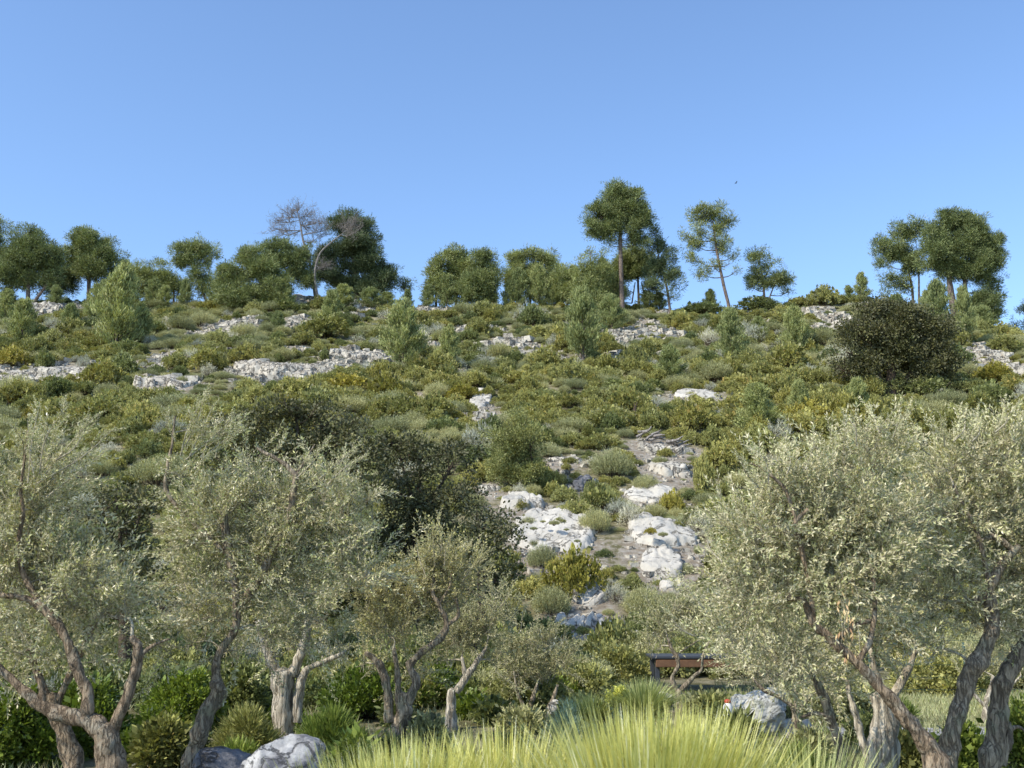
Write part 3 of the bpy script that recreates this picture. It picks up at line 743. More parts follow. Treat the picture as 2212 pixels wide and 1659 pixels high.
pine('largest pine at the right of the ridge with a pale trunk and heavy domed crown', 91, [[(2065, 690, .34), (2052, 620, .26), (2050, 570, .17)], [(2095, 700, .22), (2085, 620, .17), (2080, 560, .1)]],
     [(2060, 480, 38, 26), (2095, 485, 34, 28), (2025, 510, 34, 30), (2070, 530, 50, 36), (2125, 525, 34, 34), (2150, 545, 24, 40), (2020, 560, 38, 34), (2120, 580, 44, 36), (2150, 610, 22, 22), (2130, 650, 34, 34), (2110, 690, 30, 26), (2060, 580, 40, 28), (2150, 672, 18, 20)], seed=23)
pine('dark pine tip cut off by the right photo edge', 96, [[(2235, 735, .12), (2232, 660, .08)]], [(2222, 665, 22, 14), (2240, 690, 24, 24)], 'pine_dark', seed=24)
pine('small dark pine sapling on the skyline near the right photo edge', 96, [[(2195, 735, .07), (2195, 700, .04)]], [(2192, 700, 9, 14), (2200, 718, 13, 13)], 'pine_dark', seed=25)

# dead pines
def dead_tree(label, D, trunks, tips, seed, spread=.9):
    b0 = trunks[0][0]; base = PT(b0[0], b0[1], D); gz = Hs(base[0], base[1]); org = (float(base[0]), float(base[1]), gz)
    root = empty('dead_pine_tree', org, label, 'dead tree'); a = Acc(); rs = np.random.default_rng(seed); pts = []
    for tr in trunks:
        P = [(*PT(U, V, D), r_) for U, V, r_ in tr]
        if tr is trunks[0]: P[0] = (P[0][0], P[0][1], gz - .2, P[0][3])
        tube(a, P, 8, 6, 0, .1, seed); pts.append(catmull(P, 8))
    a.build('trunk', [M['deadwood']], org, root)
    pts = np.vstack(pts); b = Acc(); A1 = []; B1 = []; A2 = []; B2 = []; A3 = []; B3 = []
    for (U, V, dy) in tips:
        t = PT(U, V, D + dy); lo = pts[(pts[:, 2] < t[2] + .1)]
        s_ = lo[np.argmin(np.linalg.norm(lo[:, :3] - t, axis=1))]
        m = (s_[:3] + t) / 2 + rs.normal(size=3) * .15 + np.array([0, 0, -.15])
        P = [(*s_[:3], min(s_[3] * .6, .07)), (*m, .04), (*t, .012)]
        tube(b, P, 5, 5, 0); c = catmull(P, 5)[:, :3]
        for k in range(22):
            st = c[rs.integers(2, len(c))]; e = st + (nrm(t - s_[:3]) * .5 + rs.normal(size=3) * .5 + np.array([0, 0, .3])) * spread
            A1.append(st); B1.append(e)
            for q in range(5):
                st2 = st + (e - st) * rs.uniform(.3, 1); e2 = st2 + (nrm(e - st) * .5 + rs.normal(size=3) * .45 + np.array([0, 0, .2])) * .5 * spread
                A2.append(st2); B2.append(e2)
                for w in range(3):
                    st3 = st2 + (e2 - st2) * rs.uniform(.3, 1); A3.append(st3); B3.append(st3 + (nrm(e2 - st2) * .4 + rs.normal(size=3) * .5) * .28)
    fine_tubes(b, np.array(A1), np.array(B1), .018, 0); fine_tubes(b, np.array(A2), np.array(B2), .010, 0); fine_tubes(b, np.array(A3), np.array(B3), .007, 0)
    b.build('branches', [M['deadwood']], org, root)
dead_tree('dead pine with bare grey twigs reaching above the ridge between living pines', 93, [[(684, 640, .17), (672, 580, .13), (655, 520, .1), (648, 480, .05), (640, 452, .02)]],
          [(640, 455, 0), (600, 480, .5), (590, 492, -.8), (618, 470, 0), (668, 468, .6), (690, 478, -.5), (660, 490, .9), (690, 510, 0), (612, 505, .6), (700, 500, 0)], 3)
dead_tree('second dead pine leaning right with bleached bare limbs in front of the dark pine', 91, [[(692, 645, .12), (680, 600, .1), (690, 550, .08), (720, 520, .06), (752, 495, .02)]],
          [(768, 482, 0), (745, 492, .4), (760, 505, -.4), (700, 575, 0)], 5, .75)

# ------------------------------------------------------------------ holm oaks
def oak(label, D, trunks, blobs, **k):
    kw = dict(npp=190, nleaf=13, leafL=.07, leafW=.048, pr=.13, bark='darkwood', up=.2, gap=(2.0, -.42), lump=.3, limb_r=.05, shell=(.5, 1.05)); kw.update(k)
    return tree_from_blobs('holm_oak_tree', label, 'oak tree', D, trunks, blobs, 'oak', 'dark holm oaks', **kw)
oak('big round dark holm oak behind the middle-left olive crowns', 23, [[(650, 1400, .16), (650, 1000, .1)]],
    [(640, 875, 100, 50), (540, 915, 70, 50), (760, 930, 60, 60), (700, 920, 80, 60), (600, 970, 90, 70), (730, 990, 70, 70), (650, 1060, 120, 90), (520, 960, 50, 60), (640, 1160, 150, 80), (640, 1270, 170, 80), (790, 985, 70, 70), (820, 1060, 70, 80), (480, 1010, 70, 70)], seed=31)
oak('dark holm oak right of the middle-left olive, taller left shoulder of the dark mass', 24.5, [[(900, 1450, .15), (900, 1100, .1)]],
    [(860, 960, 60, 45), (910, 990, 80, 60), (980, 1000, 60, 50), (850, 1040, 70, 70), (940, 1080, 90, 70), (860, 1160, 100, 80), (960, 1180, 80, 80), (880, 1270, 110, 80), (1010, 1060, 36, 50)], seed=32)
oak('lowest rounded dark holm oak ending beside the large white slab', 20.5, [[(1040, 1430, .12), (1040, 1200, .08)]],
    [(1035, 1125, 62, 50), (1080, 1170, 48, 56), (1015, 1200, 70, 70), (1075, 1245, 50, 60), (1000, 1270, 60, 50), (960, 1340, 90, 60)], seed=33)
oak('greyish holm oak showing between the two left olive crowns', 20, [[(270, 1400, .12), (270, 1200, .08)]],
    [(250, 1070, 55, 40), (310, 1080, 50, 45), (220, 1110, 50, 50), (280, 1150, 90, 70), (200, 1180, 70, 70), (300, 1250, 100, 80), (180, 1280, 80, 80)], seed=34)
hb = GR(1930, 855, 30)
oak('large wide holm oak standing alone on the right of the hillside', float(hb[1]), [[(1925, 850, .3), (1925, 780, .22), (1930, 730, .12)], [(1915, 850, .16), (1890, 790, .12), (1880, 740, .06)], [(1940, 850, .18), (1975, 790, .12), (1990, 740, .06)]],
    [(1900, 675, 48, 30), (1950, 690, 60, 36), (1860, 715, 44, 38), (1830, 760, 38, 38), (1920, 740, 70, 44), (2000, 725, 54, 44), (2040, 765, 38, 44), (1970, 780, 66, 40), (1870, 790, 54, 32), (2030, 805, 34, 26), (1990, 825, 40, 18), (1820, 800, 24, 20)],
    seed=35, npp=66, bgrow=1.14, leafL=.13, leafW=.085, pr=.26, gap=(1.0, -.3), shell=(.6, 1.05), limb_r=.09)

# big rounded bush (tree form) on the centre slope
bb = GR(1115, 1055, 25)
tree_from_blobs('olive_bush', 'tall rounded grey-green wild olive bush in the middle of the slope', 'bush', float(bb[1]),
    [[(1120, 1060, .1), (1118, 1000, .07)], [(1130, 1060, .07), (1150, 1000, .05)]],
    [(1115, 920, 44, 38), (1090, 965, 50, 50), (1145, 960, 44, 50), (1115, 1005, 60, 44), (1085, 1030, 38, 30), (1150, 1020, 34, 28)], 'juniper',
    npp=230, nleaf=12, leafL=.09, leafW=.03, pr=.14, bark='darkwood', seed=36, bgrow=1.1, gap=(1.5, -.7), lump=.1, shell=(.4, 1.05))

# ------------------------------------------------------------------ olives of the garden
def make_sprays(k, seed, leafL=.066, leafW=.0155, pairs=7, length=.25):
    rs = np.random.default_rng(seed); out = []
    for i in range(k):
        c1 = rs.normal() * .25; c2 = rs.normal() * .25
        P = []; D_ = []; Rl = []
        axis = [np.array([t * length, c1 * t * t * length, c2 * t * t * length]) for t in np.linspace(0, 1, 4)]
        for j in range(pairs):
            t = .15 + .85 * j / (pairs - 1); o = np.array([t * length, c1 * t * t * length, c2 * t * t * length])
            ph = (j % 2) * math.pi / 2 + rs.normal() * .3
            for s_ in (0, math.pi):
                ang = ph + s_ + rs.normal() * .25; op = rs.uniform(.55, 1.0)
                d = np.array([math.cos(op), math.sin(op) * math.cos(ang), math.sin(op) * math.sin(ang)])
                P.append(o); D_.append(d); Rl.append(leafL * rs.uniform(.7, 1.15) * (1 - .25 * t))
        P.append(axis[-1]); D_.append(np.array([1, c1, c2])); Rl.append(leafL)
        P = np.array(P); D_ = nrm(np.array(D_)); Rl = np.array(Rl)[:, None]
        side = nrm(np.cross(D_, rs.normal(size=D_.shape)))
        droop = np.cross(side, D_) * Rl * .12
        v = np.stack([P, P + D_ * Rl * .5 + side * leafW / 2 + droop, P + D_ * Rl, P + D_ * Rl * .5 - side * leafW / 2 + droop], 1).reshape(-1, 3)
        tw = []; 
        for t, ax in enumerate(axis):
            r_ = .0022 * (1 - .2 * t)
            for q in range(3): tw.append(ax + np.array([0, math.cos(q * 2.094) * r_, math.sin(q * 2.094) * r_]))
        tq = [[s_ * 3 + q, s_ * 3 + (q + 1) % 3, s_ * 3 + 3 + (q + 1) % 3, s_ * 3 + 3 + q] for s_ in range(3) for q in range(3)]
        out.append((v, np.arange(len(v)).reshape(-1, 4), np.array(tw), np.array(tq)))
    return out
SPR = make_sprays(8, 5)
SPR_FAR = make_sprays(6, 9, .066, .020, 6, .26)

def place_sprays(acc, pos, d, scale, SP, tone):
    n = len(pos); X = nrm(d); Yv = nrm(np.cross(X, rdir(n))); Z = np.cross(X, Yv)
    which = RNG.integers(0, len(SP), n)
    for k, (v, q, tv, tq) in enumerate(SP):
        s_ = which == k; m = int(s_.sum())
        if m == 0: continue
        B = np.stack([X[s_], Yv[s_], Z[s_]], 1) * scale[s_][:, None, None]
        w = np.einsum('vk,mkj->mvj', v, B) + pos[s_][:, None]
        qq = q[None] + (np.arange(m) * len(v))[:, None, None]
        acc.add(w, qq, 0, np.repeat(tone[s_], len(v)))
        w = np.einsum('vk,mkj->mvj', tv, B) + pos[s_][:, None]
        qq = tq[None] + (np.arange(m) * len(tv))[:, None, None]
        acc.add(w, qq, 1, .5, True)

def olive(label, D, trunks, blobs, nspray, bark='obark', leaf='olive', seed=0, far=False, cl=.115, ncl=60, upb=.45, wisps=(), group='olive trees of the garden', scale=1., ridges=0, gn=.36, dry=None, shrink=.19):
    global RNG
    keepr = RNG; RNG = np.random.default_rng(1000 + seed)
    b0 = trunks[0][0]; base = PT(b0[0], b0[1], D + (b0[3] if len(b0) > 3 else 0)); gz = Hs(base[0], base[1]); org = (float(base[0]), float(base[1]), gz)
    root = empty('olive_tree', org, label, 'olive tree', group); a = Acc(); pts = []
    for ti, tr in enumerate(trunks):
        P = []
        for (U, V, r_, *dy) in tr: P.append((*PT(U, V, D + (dy[0] if dy else 0)), r_ * .76))
        if ti == 0:
            x, y, z, r_ = P[0]; x1 = P[1]
            if z > gz + .02: P = [(x + (x - x1[0]) * .3, y, gz - .12, r_ * 1.45), (x + (x - x1[0]) * .12, y, gz + .35 * (z - gz) + .02, r_ * 1.12)] + P
            else: P[0] = (x, y, gz - .12, r_ * 1.3)
        rm = max(p[3] for p in P)
        tube(a, P, 18 if rm > .06 else 9, 7, 0, gn, seed * 3 + ti, ridges=ridges if ti == 0 else 0)
        pts.append(catmull(P, 7))
    pts = np.vstack(pts); u = upm(D)
    C = []; RD = []; W = []
    for b in blobs:
        U, V, ru, rv = b[:4]; dy = b[4] if len(b) > 4 else (.28 if not far else .2)
        r1 = max(.07, ru * u - shrink); r2 = max(.07, rv * u - shrink); C.append(PT(U, V + (46 if V < 1060 else 24 if V < 1160 else 8), D + dy)); RD.append((r1, (r1 + r2) * .5, r2)); W.append(r1 * r2 * (.5 if V > 1320 else .8 if V < 1000 else 1))
    C = np.array(C); RD = np.array(RD); W = np.array(W) / sum(W)
    idx = RNG.choice(len(C), ncl, p=W); dd = rdir(ncl); ff = RNG.uniform(.1, 1, ncl) ** .45
    cc = C[idx] + dd * RD[idx] * ff[:, None]; outd = dd
    # branches to the clusters
    lowz = pts[:, 2].min() + .45 * (pts[:, 2].max() - pts[:, 2].min())
    limbp = pts[pts[:, 3] < np.percentile(pts[:, 3], 75)]
    node = limbp.copy()
    f = Acc(); order = np.argsort(np.linalg.norm(cc[:, None] - limbp[None, :, :3], axis=2).min(1))
    for i in order:
        c = cc[i]; dist = np.linalg.norm(node[:, :3] - c, axis=1) + .5 * np.clip(node[:, 2] - c[2], 0, 9)
        s_ = node[np.argmin(dist)]; Ld = np.linalg.norm(c - s_[:3])
        mid_ = (s_[:3] + c) / 2 + RNG.normal(size=3) * .08 * Ld + np.array([0, 0, .10 * Ld])
        r0 = min(s_[3] * .75, .013 + .012 * Ld)
        P = [(*s_[:3], r0), (*mid_, r0 * .7), (*c, max(.003, r0 * .4))]
        tube(a, P, 5, 4, 1, 0); node = np.vstack([node, catmull(P, 3)])
    a.build('trunk', [M[bark], M['twig']], org, root)
    k = max(6, int(nspray * (.46 if not far else .48)) // ncl)
    nsh = max(2, k // 4); tot = ncl * nsh; ps = 5
    C0 = np.repeat(cc, nsh, 0) + RNG.normal(size=(tot, 3)) * cl * .55; od = np.repeat(outd, nsh, 0)
    sd_ = nrm(od * .55 + np.array([0, 0, upb * 1.25]) + rdir(tot) * .75); slen = RNG.uniform(.16, .42, tot) * (1.0 if not far else .8)
    bnd = nrm(np.cross(sd_, rdir(tot))) * .22 + np.array([0, 0, -.10])
    tnc = np.clip(np.repeat(np.clip(.5 + .22 * RNG.normal(size=ncl), 0, 1), nsh) + .12 * RNG.normal(size=tot), 0, 1)
    ends = C0 + sd_ * slen[:, None] + bnd * slen[:, None]
    fine_tubes(f, C0 - sd_ * .05, ends, .0042, 1, .04)
    for j in range(ps):
        t = j / (ps - 1); pos = C0 + sd_ * (slen * t)[:, None] + bnd * (slen * t * t)[:, None]
        d = sd_ + bnd * 2 * t + rdir(tot) * (.55 - .3 * t)
        place_sprays(f, pos, d, RNG.uniform(.55, .95, tot) * scale * (1.12 if not far else 1), SPR_FAR if far else SPR, np.clip(tnc + .08 * RNG.normal(size=tot), 0, 1))
    # long wispy shoots (U0,V0,U1,V1)
    for (U0, V0, U1, V1) in wisps:
        A_ = PT(U0, V0 + 34, D - .1); B_ = PT(U1, V1 + 26, D - .1 + RNG.normal() * .2)
        tube(f, [(*A_, .007), (*((A_ + B_) / 2 + RNG.normal(size=3) * .03), .005), (*B_, .002)], 4, 4, 1)
        nw = int(26 * np.linalg.norm(B_ - A_) / .5); t = RNG.uniform(.05, 1, nw)[:, None]
        place_sprays(f, A_ + (B_ - A_) * t + RNG.normal(size=(nw, 3)) * .012, nrm(B_ - A_)[None] + rdir(nw) * .5, RNG.uniform(.3, .6, nw), SPR, np.clip(.75 + .2 * RNG.normal(size=nw), 0, 1))
    f.build('crown', [M[leaf], M['twig']], org, root)
    if dry:
        g = Acc(); p0 = PT(*dry, D - .5); n = 60
        A_ = p0 + RNG.normal(size=(n, 3)) * np.array([.04, .05, .16])
        leaves(g, A_, np.array([0, 0, -1]) + rdir(n) * .5, .055, .013, 0, RNG.uniform(0, 1, n)); fine_tubes(g, A_[:6] + [0, 0, .15], A_[:6] - [0, 0, .12], .003, 1)
        o = g.build('dead_twig', [M['dryleaf'], M['twig']], org, root); o['label'] = 'rust-brown dead twig with withered leaves hanging in the crown'
    RNG = keepr
    return root

olive('large olive at the left edge forking low into three bare brown limbs', 9.3,
  [[(240, 1659, .135), (232, 1590, .135), (226, 1570, .12)],
   [(226, 1590, .11), (190, 1555, .09), (120, 1540, .075), (85, 1520, .06), (40, 1480, .045), (0, 1445, .035), (-40, 1390, .03)],
   [(190, 1555, .08), (188, 1500, .065), (165, 1440, .06), (148, 1390, .055), (110, 1330, .05), (60, 1295, .035), (0, 1285, .03)],
   [(238, 1585, .075), (265, 1530, .06), (292, 1450, .055), (298, 1400, .05), (285, 1375, .04)],
   [(110, 1330, .035), (55, 1250, .035), (40, 1180, .028), (50, 1110, .022), (45, 1060, .018), (52, 1000, .014), (60, 930, .008)],
   [(92, 1520, .04), (88, 1470, .035), (75, 1440, .03)],
   [(298, 1420, .03), (330, 1395, .02), (365, 1380, .012)]],
  [(60, 1080, 90, 110), (20, 1200, 110, 110), (150, 1250, 130, 110), (90, 960, 60, 60), (-20, 1000, 60, 130), (230, 1330, 110, 80), (120, 1400, 150, 60), (330, 1340, 80, 60), (20, 1340, 90, 90), (-60, 1400, 90, 110)],
  3400, 'obark_brown', 'olive', 1, ncl=120, wisps=[(90, 1000, 200, 880), (85, 990, 140, 855), (80, 1010, 240, 905), (75, 1000, 60, 880), (60, 1010, 85, 850), (100, 1040, 225, 950), (50, 960, 30, 900), (120, 960, 185, 900)])
olive('dark rough-barked olive trunk standing just left of the low-forking left olive', 10.4,
  [[(158, 1640, .12), (140, 1590, .11), (122, 1545, .09), (112, 1500, .06)], [(122, 1545, .06), (90, 1480, .05), (60, 1400, .04)], [(118, 1530, .05), (160, 1440, .04), (210, 1340, .03)]],
  [(60, 1360, 100, 70), (180, 1300, 110, 80), (120, 1430, 130, 50)], 1000, 'obark_brown', 'olive', 2, ncl=50, wisps=())
olive('big leaning olive whose tall crown has a sharply bent bare limb', 10.8,
  [[(412, 1640, .115), (430, 1590, .11), (445, 1540, .11), (470, 1500, .11), (468, 1470, .08)],
   [(468, 1480, .07), (470, 1420, .055), (510, 1350, .05), (505, 1250, .05), (492, 1180, .06), (484, 1115, .055), (487, 1100, .05)],
   [(505, 1330, .05), (560, 1250, .05), (600, 1170, .045), (622, 1130, .045), (634, 1060, .042), (638, 1030, .04), (612, 1000, .032), (575, 980, .025), (555, 968, .018)],
   [(492, 1200, .03), (370, 1080, .03), (362, 1010, .028), (372, 960, .02), (378, 900, .012)],
   [(638, 1030, .02), (650, 1010, .018), (680, 960, .01)]],
  [(450, 900, 60, 60), (400, 990, 70, 100), (520, 980, 90, 80), (640, 1050, 110, 110), (480, 1120, 130, 120), (600, 1220, 150, 120), (740, 1100, 100, 110), (770, 1210, 90, 100), (460, 1280, 130, 110), (560, 1370, 160, 80), (700, 1340, 110, 80), (420, 1400, 110, 80), (380, 1480, 70, 50)],
  5200, 'obark', 'olive', 3, ncl=190, wisps=[(400, 930, 440, 830), (390, 950, 430, 850), (400, 960, 500, 880), (410, 950, 460, 850), (640, 1000, 700, 930), (380, 920, 360, 870), (700, 1020, 780, 960), (420, 980, 520, 900), (690, 1000, 770, 940)])
olive('olive with a thick pale furrowed trunk behind the leaning left olive', 14,
  [[(612, 1570, .17), (610, 1510, .155), (612, 1450, .16)], [(600, 1460, .09), (575, 1400, .08), (560, 1340, .06)], [(630, 1460, .09), (660, 1380, .07), (665, 1340, .05)], [(640, 1560, .09), (645, 1500, .08), (660, 1450, .06), (700, 1430, .045), (745, 1410, .03)]],
  [(580, 1330, 100, 70), (680, 1310, 90, 80), (640, 1400, 120, 50), (760, 1380, 60, 50)], 1300, 'obark_pale', 'olive', 4, ncl=60, ridges=9, far=True)
olive('olive with a twisted split trunk and a steep twiggy crown left of centre', 12.6,
  [[(868, 1640, .12), (855, 1590, .125), (872, 1545, .12), (868, 1500, .1)],
   [(880, 1520, .075), (900, 1470, .06), (885, 1440, .06), (910, 1410, .06), (945, 1385, .055), (965, 1350, .045), (950, 1310, .038), (935, 1280, .03), (938, 1240, .02)],
   [(840, 1560, .07), (838, 1500, .07), (825, 1450, .065), (808, 1425, .05), (790, 1410, .03)],
   [(862, 1520, .05), (858, 1450, .045), (850, 1400, .03)],
   [(965, 1352, .03), (990, 1330, .025), (985, 1290, .018)], [(945, 1310, .025), (970, 1270, .02), (975, 1240, .014)]],
  [(950, 1180, 42, 50), (930, 1240, 60, 55), (990, 1230, 60, 60), (890, 1290, 60, 55), (960, 1300, 75, 50), (850, 1370, 90, 55), (810, 1300, 60, 70), (890, 1440, 60, 50), (790, 1430, 50, 40)],
  3000, 'obark', 'olive_far', 5, ncl=130, far=True, upb=.8, cl=.11, wisps=[(940, 1190, 935, 1120), (960, 1190, 975, 1135), (1000, 1220, 1040, 1180), (920, 1210, 900, 1150)])
olive('small olive with a straight grey trunk and two short forks at centre', 15.5,
  [[(977, 1600, .095), (974, 1540, .09), (976, 1490, .085)], [(985, 1495, .07), (1010, 1460, .06), (1030, 1430, .05), (1050, 1400, .03)], [(1005, 1465, .05), (998, 1420, .03)]],
  [(1000, 1370, 70, 60), (1060, 1350, 60, 60), (960, 1420, 60, 40), (1060, 1420, 50, 40), (1080, 1300, 50, 40), (1110, 1330, 40, 45)], 1700, 'obark_pale', 'olive_far', 6, ncl=70, far=True, upb=.7)
olive('bushy multi-stemmed grey olive right of the straight-trunked one', 17,
  [[(1140, 1590, .06), (1145, 1530, .055), (1160, 1480, .04)], [(1150, 1560, .04), (1120, 1500, .035), (1110, 1450, .02)], [(1160, 1580, .05), (1190, 1520, .045), (1205, 1480, .03)], [(1145, 1540, .04), (1100, 1520, .03)]],
  [(1130, 1400, 50, 42), (1180, 1400, 48, 42), (1215, 1430, 40, 40), (1120, 1450, 46, 35), (1180, 1455, 50, 30), (1090, 1420, 30, 30)], 1700, 'obark', 'olive_far', 7, ncl=70, far=True, upb=.6)
olive('nearly bare small olive in front of the low wooden shelter', 14.5,
  [[(1466, 1590, .07), (1468, 1530, .062), (1466, 1490, .058)], [(1462, 1490, .045), (1452, 1465, .035), (1465, 1440, .03), (1462, 1420, .035), (1450, 1400, .025), (1440, 1370, .014)], [(1472, 1490, .045), (1500, 1460, .035), (1515, 1445, .026), (1520, 1410, .018), (1535, 1380, .01)], [(1452, 1420, .016), (1490, 1395, .012), (1520, 1375, .006)]],
  [(1440, 1350, 50, 34), (1500, 1340, 50, 36), (1470, 1310, 50, 30), (1420, 1390, 30, 24), (1540, 1400, 26, 30)], 420, 'obark', 'olive_far', 8, ncl=44, far=True, upb=.8)
olive('large olive right of centre with a long limb leaning left under its crown', 9.2,
  [[(2040, 1700, .13), (2025, 1650, .12), (2000, 1600, .10)],
   [(2010, 1620, .1), (1975, 1570, .085), (1940, 1530, .08), (1905, 1490, .07), (1860, 1440, .055), (1800, 1385, .05), (1760, 1350, .045), (1735, 1300, .04), (1700, 1290, .03)],
   [(1760, 1350, .03), (1745, 1250, .028), (1730, 1180, .028), (1720, 1130, .026), (1745, 1100, .02)],
   [(1720, 1130, .022), (1705, 1080, .02), (1690, 1050, .018), (1650, 1015, .013), (1620, 1000, .008)],
   [(1850, 1435, .035), (1880, 1380, .03), (1890, 1300, .025), (1880, 1200, .02)], [(1800, 1385, .03), (1850, 1350, .028), (1880, 1340, .02)]],
  [(1640, 1060, 70, 70), (1720, 1030, 90, 70), (1640, 1160, 90, 90), (1560, 1220, 70, 80), (1540, 1320, 70, 70), (1760, 1130, 110, 100), (1640, 1280, 110, 90), (1780, 1250, 120, 100), (1850, 1000, 100, 80), (1600, 1380, 90, 60), (1730, 1380, 110, 70), (1880, 1120, 110, 110), (1900, 1260, 100, 100), (1680, 1440, 100, 40), (1860, 1380, 100, 70), (1900, 930, 70, 60), (1950, 1440, 60, 60)],
  5600, 'obark_brown', 'olive_pale', 9, ncl=200, wisps=[(1640, 1020, 1600, 960), (1700, 990, 1700, 940), (1850, 930, 1830, 880), (1900, 900, 1880, 850), (1930, 910, 1960, 860), (1560, 1180, 1530, 1120), (1520, 1280, 1470, 1230), (1500, 1340, 1450, 1310), (1660, 1010, 1640, 950), (1740, 980, 1760, 930)], dry=(1828, 1330))
olive('olive with a stout mottled trunk rising straight through the right crown', 9.9,
  [[(2045, 1660, .11), (2052, 1610, .11), (2062, 1560, .105), (2080, 1500, .1), (2100, 1450, .1), (2130, 1400, .09), (2145, 1340, .085), (2135, 1290, .08)],
   [(2135, 1290, .06), (2150, 1240, .055), (2180, 1200, .05), (2200, 1180, .04)], [(2135, 1285, .04), (2110, 1295, .035), (2080, 1300, .025)], [(2190, 1190, .04), (2150, 1160, .035), (2110, 1170, .02)], [(2140, 1270, .03), (2110, 1150, .025), (2060, 1050, .018)]],
  [(2050, 980, 90, 80), (2130, 950, 90, 70), (2200, 980, 90, 90), (2050, 1100, 100, 90), (2160, 1090, 100, 90), (2040, 1220, 80, 80), (2200, 1220, 90, 90), (2090, 1340, 90, 70), (2020, 1400, 70, 60), (1990, 1300, 70, 80), (2230, 1330, 70, 80)],
  4300, 'obark', 'olive_pale', 10, ncl=150, wisps=[(2040, 930, 2030, 870), (2060, 920, 2080, 860), (2150, 900, 2170, 850), (2100, 920, 2110, 870), (2190, 920, 2210, 860), (2010, 950, 1980, 900)])
olive('mottled olive trunk leaning right beside the right photo edge', 10.3,
  [[(2140, 1655, .12), (2150, 1590, .11), (2158, 1530, .1), (2165, 1480, .1), (2190, 1430, .095), (2215, 1390, .085), (2245, 1320, .06)], [(2160, 1650, .07), (2180, 1600, .05), (2178, 1560, .03)], [(2175, 1580, .03), (2200, 1570, .02), (2225, 1590, .012)]],
  [(2240, 1250, 90, 100), (2250, 1100, 90, 110), (2230, 1000, 60, 70), (2180, 1400, 60, 40)], 1300, 'obark', 'olive_pale', 11, ncl=60)
olive('thick pale furrowed olive trunk under the right crown', 11.4,
  [[(1900, 1650, .19), (1908, 1600, .16), (1912, 1550, .15), (1900, 1500, .12)], [(1905, 1510, .07), (1890, 1450, .05), (1880, 1400, .03)], [(1915, 1530, .08), (1960, 1450, .05), (1980, 1400, .03)]],
  [(1880, 1380, 90, 60), (1960, 1350, 80, 70), (1820, 1420, 60, 50)], 900, 'obark_pale', 'olive', 12, ncl=44, ridges=11)
olive('lopped olive stem with orange lichen on its cut top', 10.2,
  [[(1822, 1650, .06), (1806, 1590, .055), (1795, 1550, .06), (1780, 1510, .055), (1766, 1475, .045)], [(1795, 1550, .03), (1760, 1540, .025), (1730, 1550, .015)], [(1770, 1485, .025), (1740, 1440, .018)]],
  [(1740, 1440, 60, 40), (1700, 1420, 50, 40)], 420, 'obark', 'olive_pale', 13, ncl=26)
olive('slim pale olive stem left of the thick furrowed trunk', 11.8,
  [[(1878, 1650, .06), (1862, 1600, .055), (1850, 1550, .05), (1835, 1500, .04), (1830, 1470, .025)]], [(1820, 1450, 50, 36), (1780, 1460, 40, 30)], 360, 'obark_pale', 'olive', 14, ncl=22)
olive('slender young olive with thin bare stems beside the leaning boulder', 13,
  [[(1722, 1570, .04), (1712, 1530, .038), (1690, 1510, .035), (1650, 1490, .03), (1630, 1470, .02)], [(1714, 1560, .03), (1720, 1500, .026), (1712, 1470, .016)], [(1715, 1550, .026), (1760, 1490, .02), (1790, 1460, .012)]],
  [(1650, 1440, 60, 36), (1720, 1440, 60, 30), (1610, 1430, 40, 30)], 520, 'obark', 'olive_pale', 15, ncl=36)
olive('small white-stemmed olive behind the mottled trunks at far right', 16,
  [[(2128, 1550, .06), (2130, 1520, .055), (2138, 1490, .045)], [(2128, 1525, .04), (2105, 1500, .03), (2090, 1470, .02)], [(2136, 1500, .035), (2145, 1460, .03)], [(2150, 1510, .03), (2185, 1480, .022), (2205, 1460, .014)]],
  [(2100, 1440, 50, 30), (2160, 1420, 50, 36), (2200, 1430, 36, 30)], 420, 'obark_pale', 'olive_far', 16, ncl=30, far=True)

# ------------------------------------------------------------------ garden bushes, grasses, stones
def bush(label, D, U, V, ru, rv, mat, leafL=.05, leafW=.026, npuff=900, nleaf=10, pr=.07, name='garden_shrub', lobes=9, seed=0, blade=False, cat='shrub', group='garden shrubs under the olives', rdep=None):
    c = PT(U, V, D); u = upm(D); g = Hs(c[0], D)
    rx = ru * u; top = PT(U, V - rv, D)[2]; h = max(.25, top - g)
    L = mound_lobes(lobes, 1.0, .66, .40, seed); a = Acc(); ry = rdep or rx * .8
    C = np.array([[c[0] + l[0] * rx, D + l[1] * ry, g + l[2] * h * .85] for l in L]); RD = np.array([[l[3] * rx, l[3] * ry, l[3] * h * .6] for l in L])
    if blade: puff_foliage(a, C, RD, npuff, nleaf, pr, leafL, leafW, 0, up=.9, seed=seed, flat_bottom=-.6, outw=1.2, mid=.35)
    else:
        puff_foliage(a, C, RD, npuff, nleaf, pr, leafL, leafW, 0, up=.4, lump=.05, seed=seed, flat_bottom=-.7)
        puff_foliage(a, C, RD * .8, npuff // 4, 6, pr * 1.5, leafL * 2, leafW * 2.4, 0, up=.1, seed=seed + 3, flat_bottom=-.8, tone_bias=-.4)  # darker inner leaves carry the shade between the lobes in their colour
    n = 20; e = C[RNG.integers(0, len(C), n)]
    s0 = np.stack([c[0] + RNG.normal(size=n) * .06, D + RNG.normal(size=n) * .06, np.full(n, g - .03)], 1); fine_tubes(a, s0, e, .012, 1)
    o = a.build(name, [M[mat], M['darkwood']], (float(c[0]), float(D), g)); return tag(o, label, cat, group)

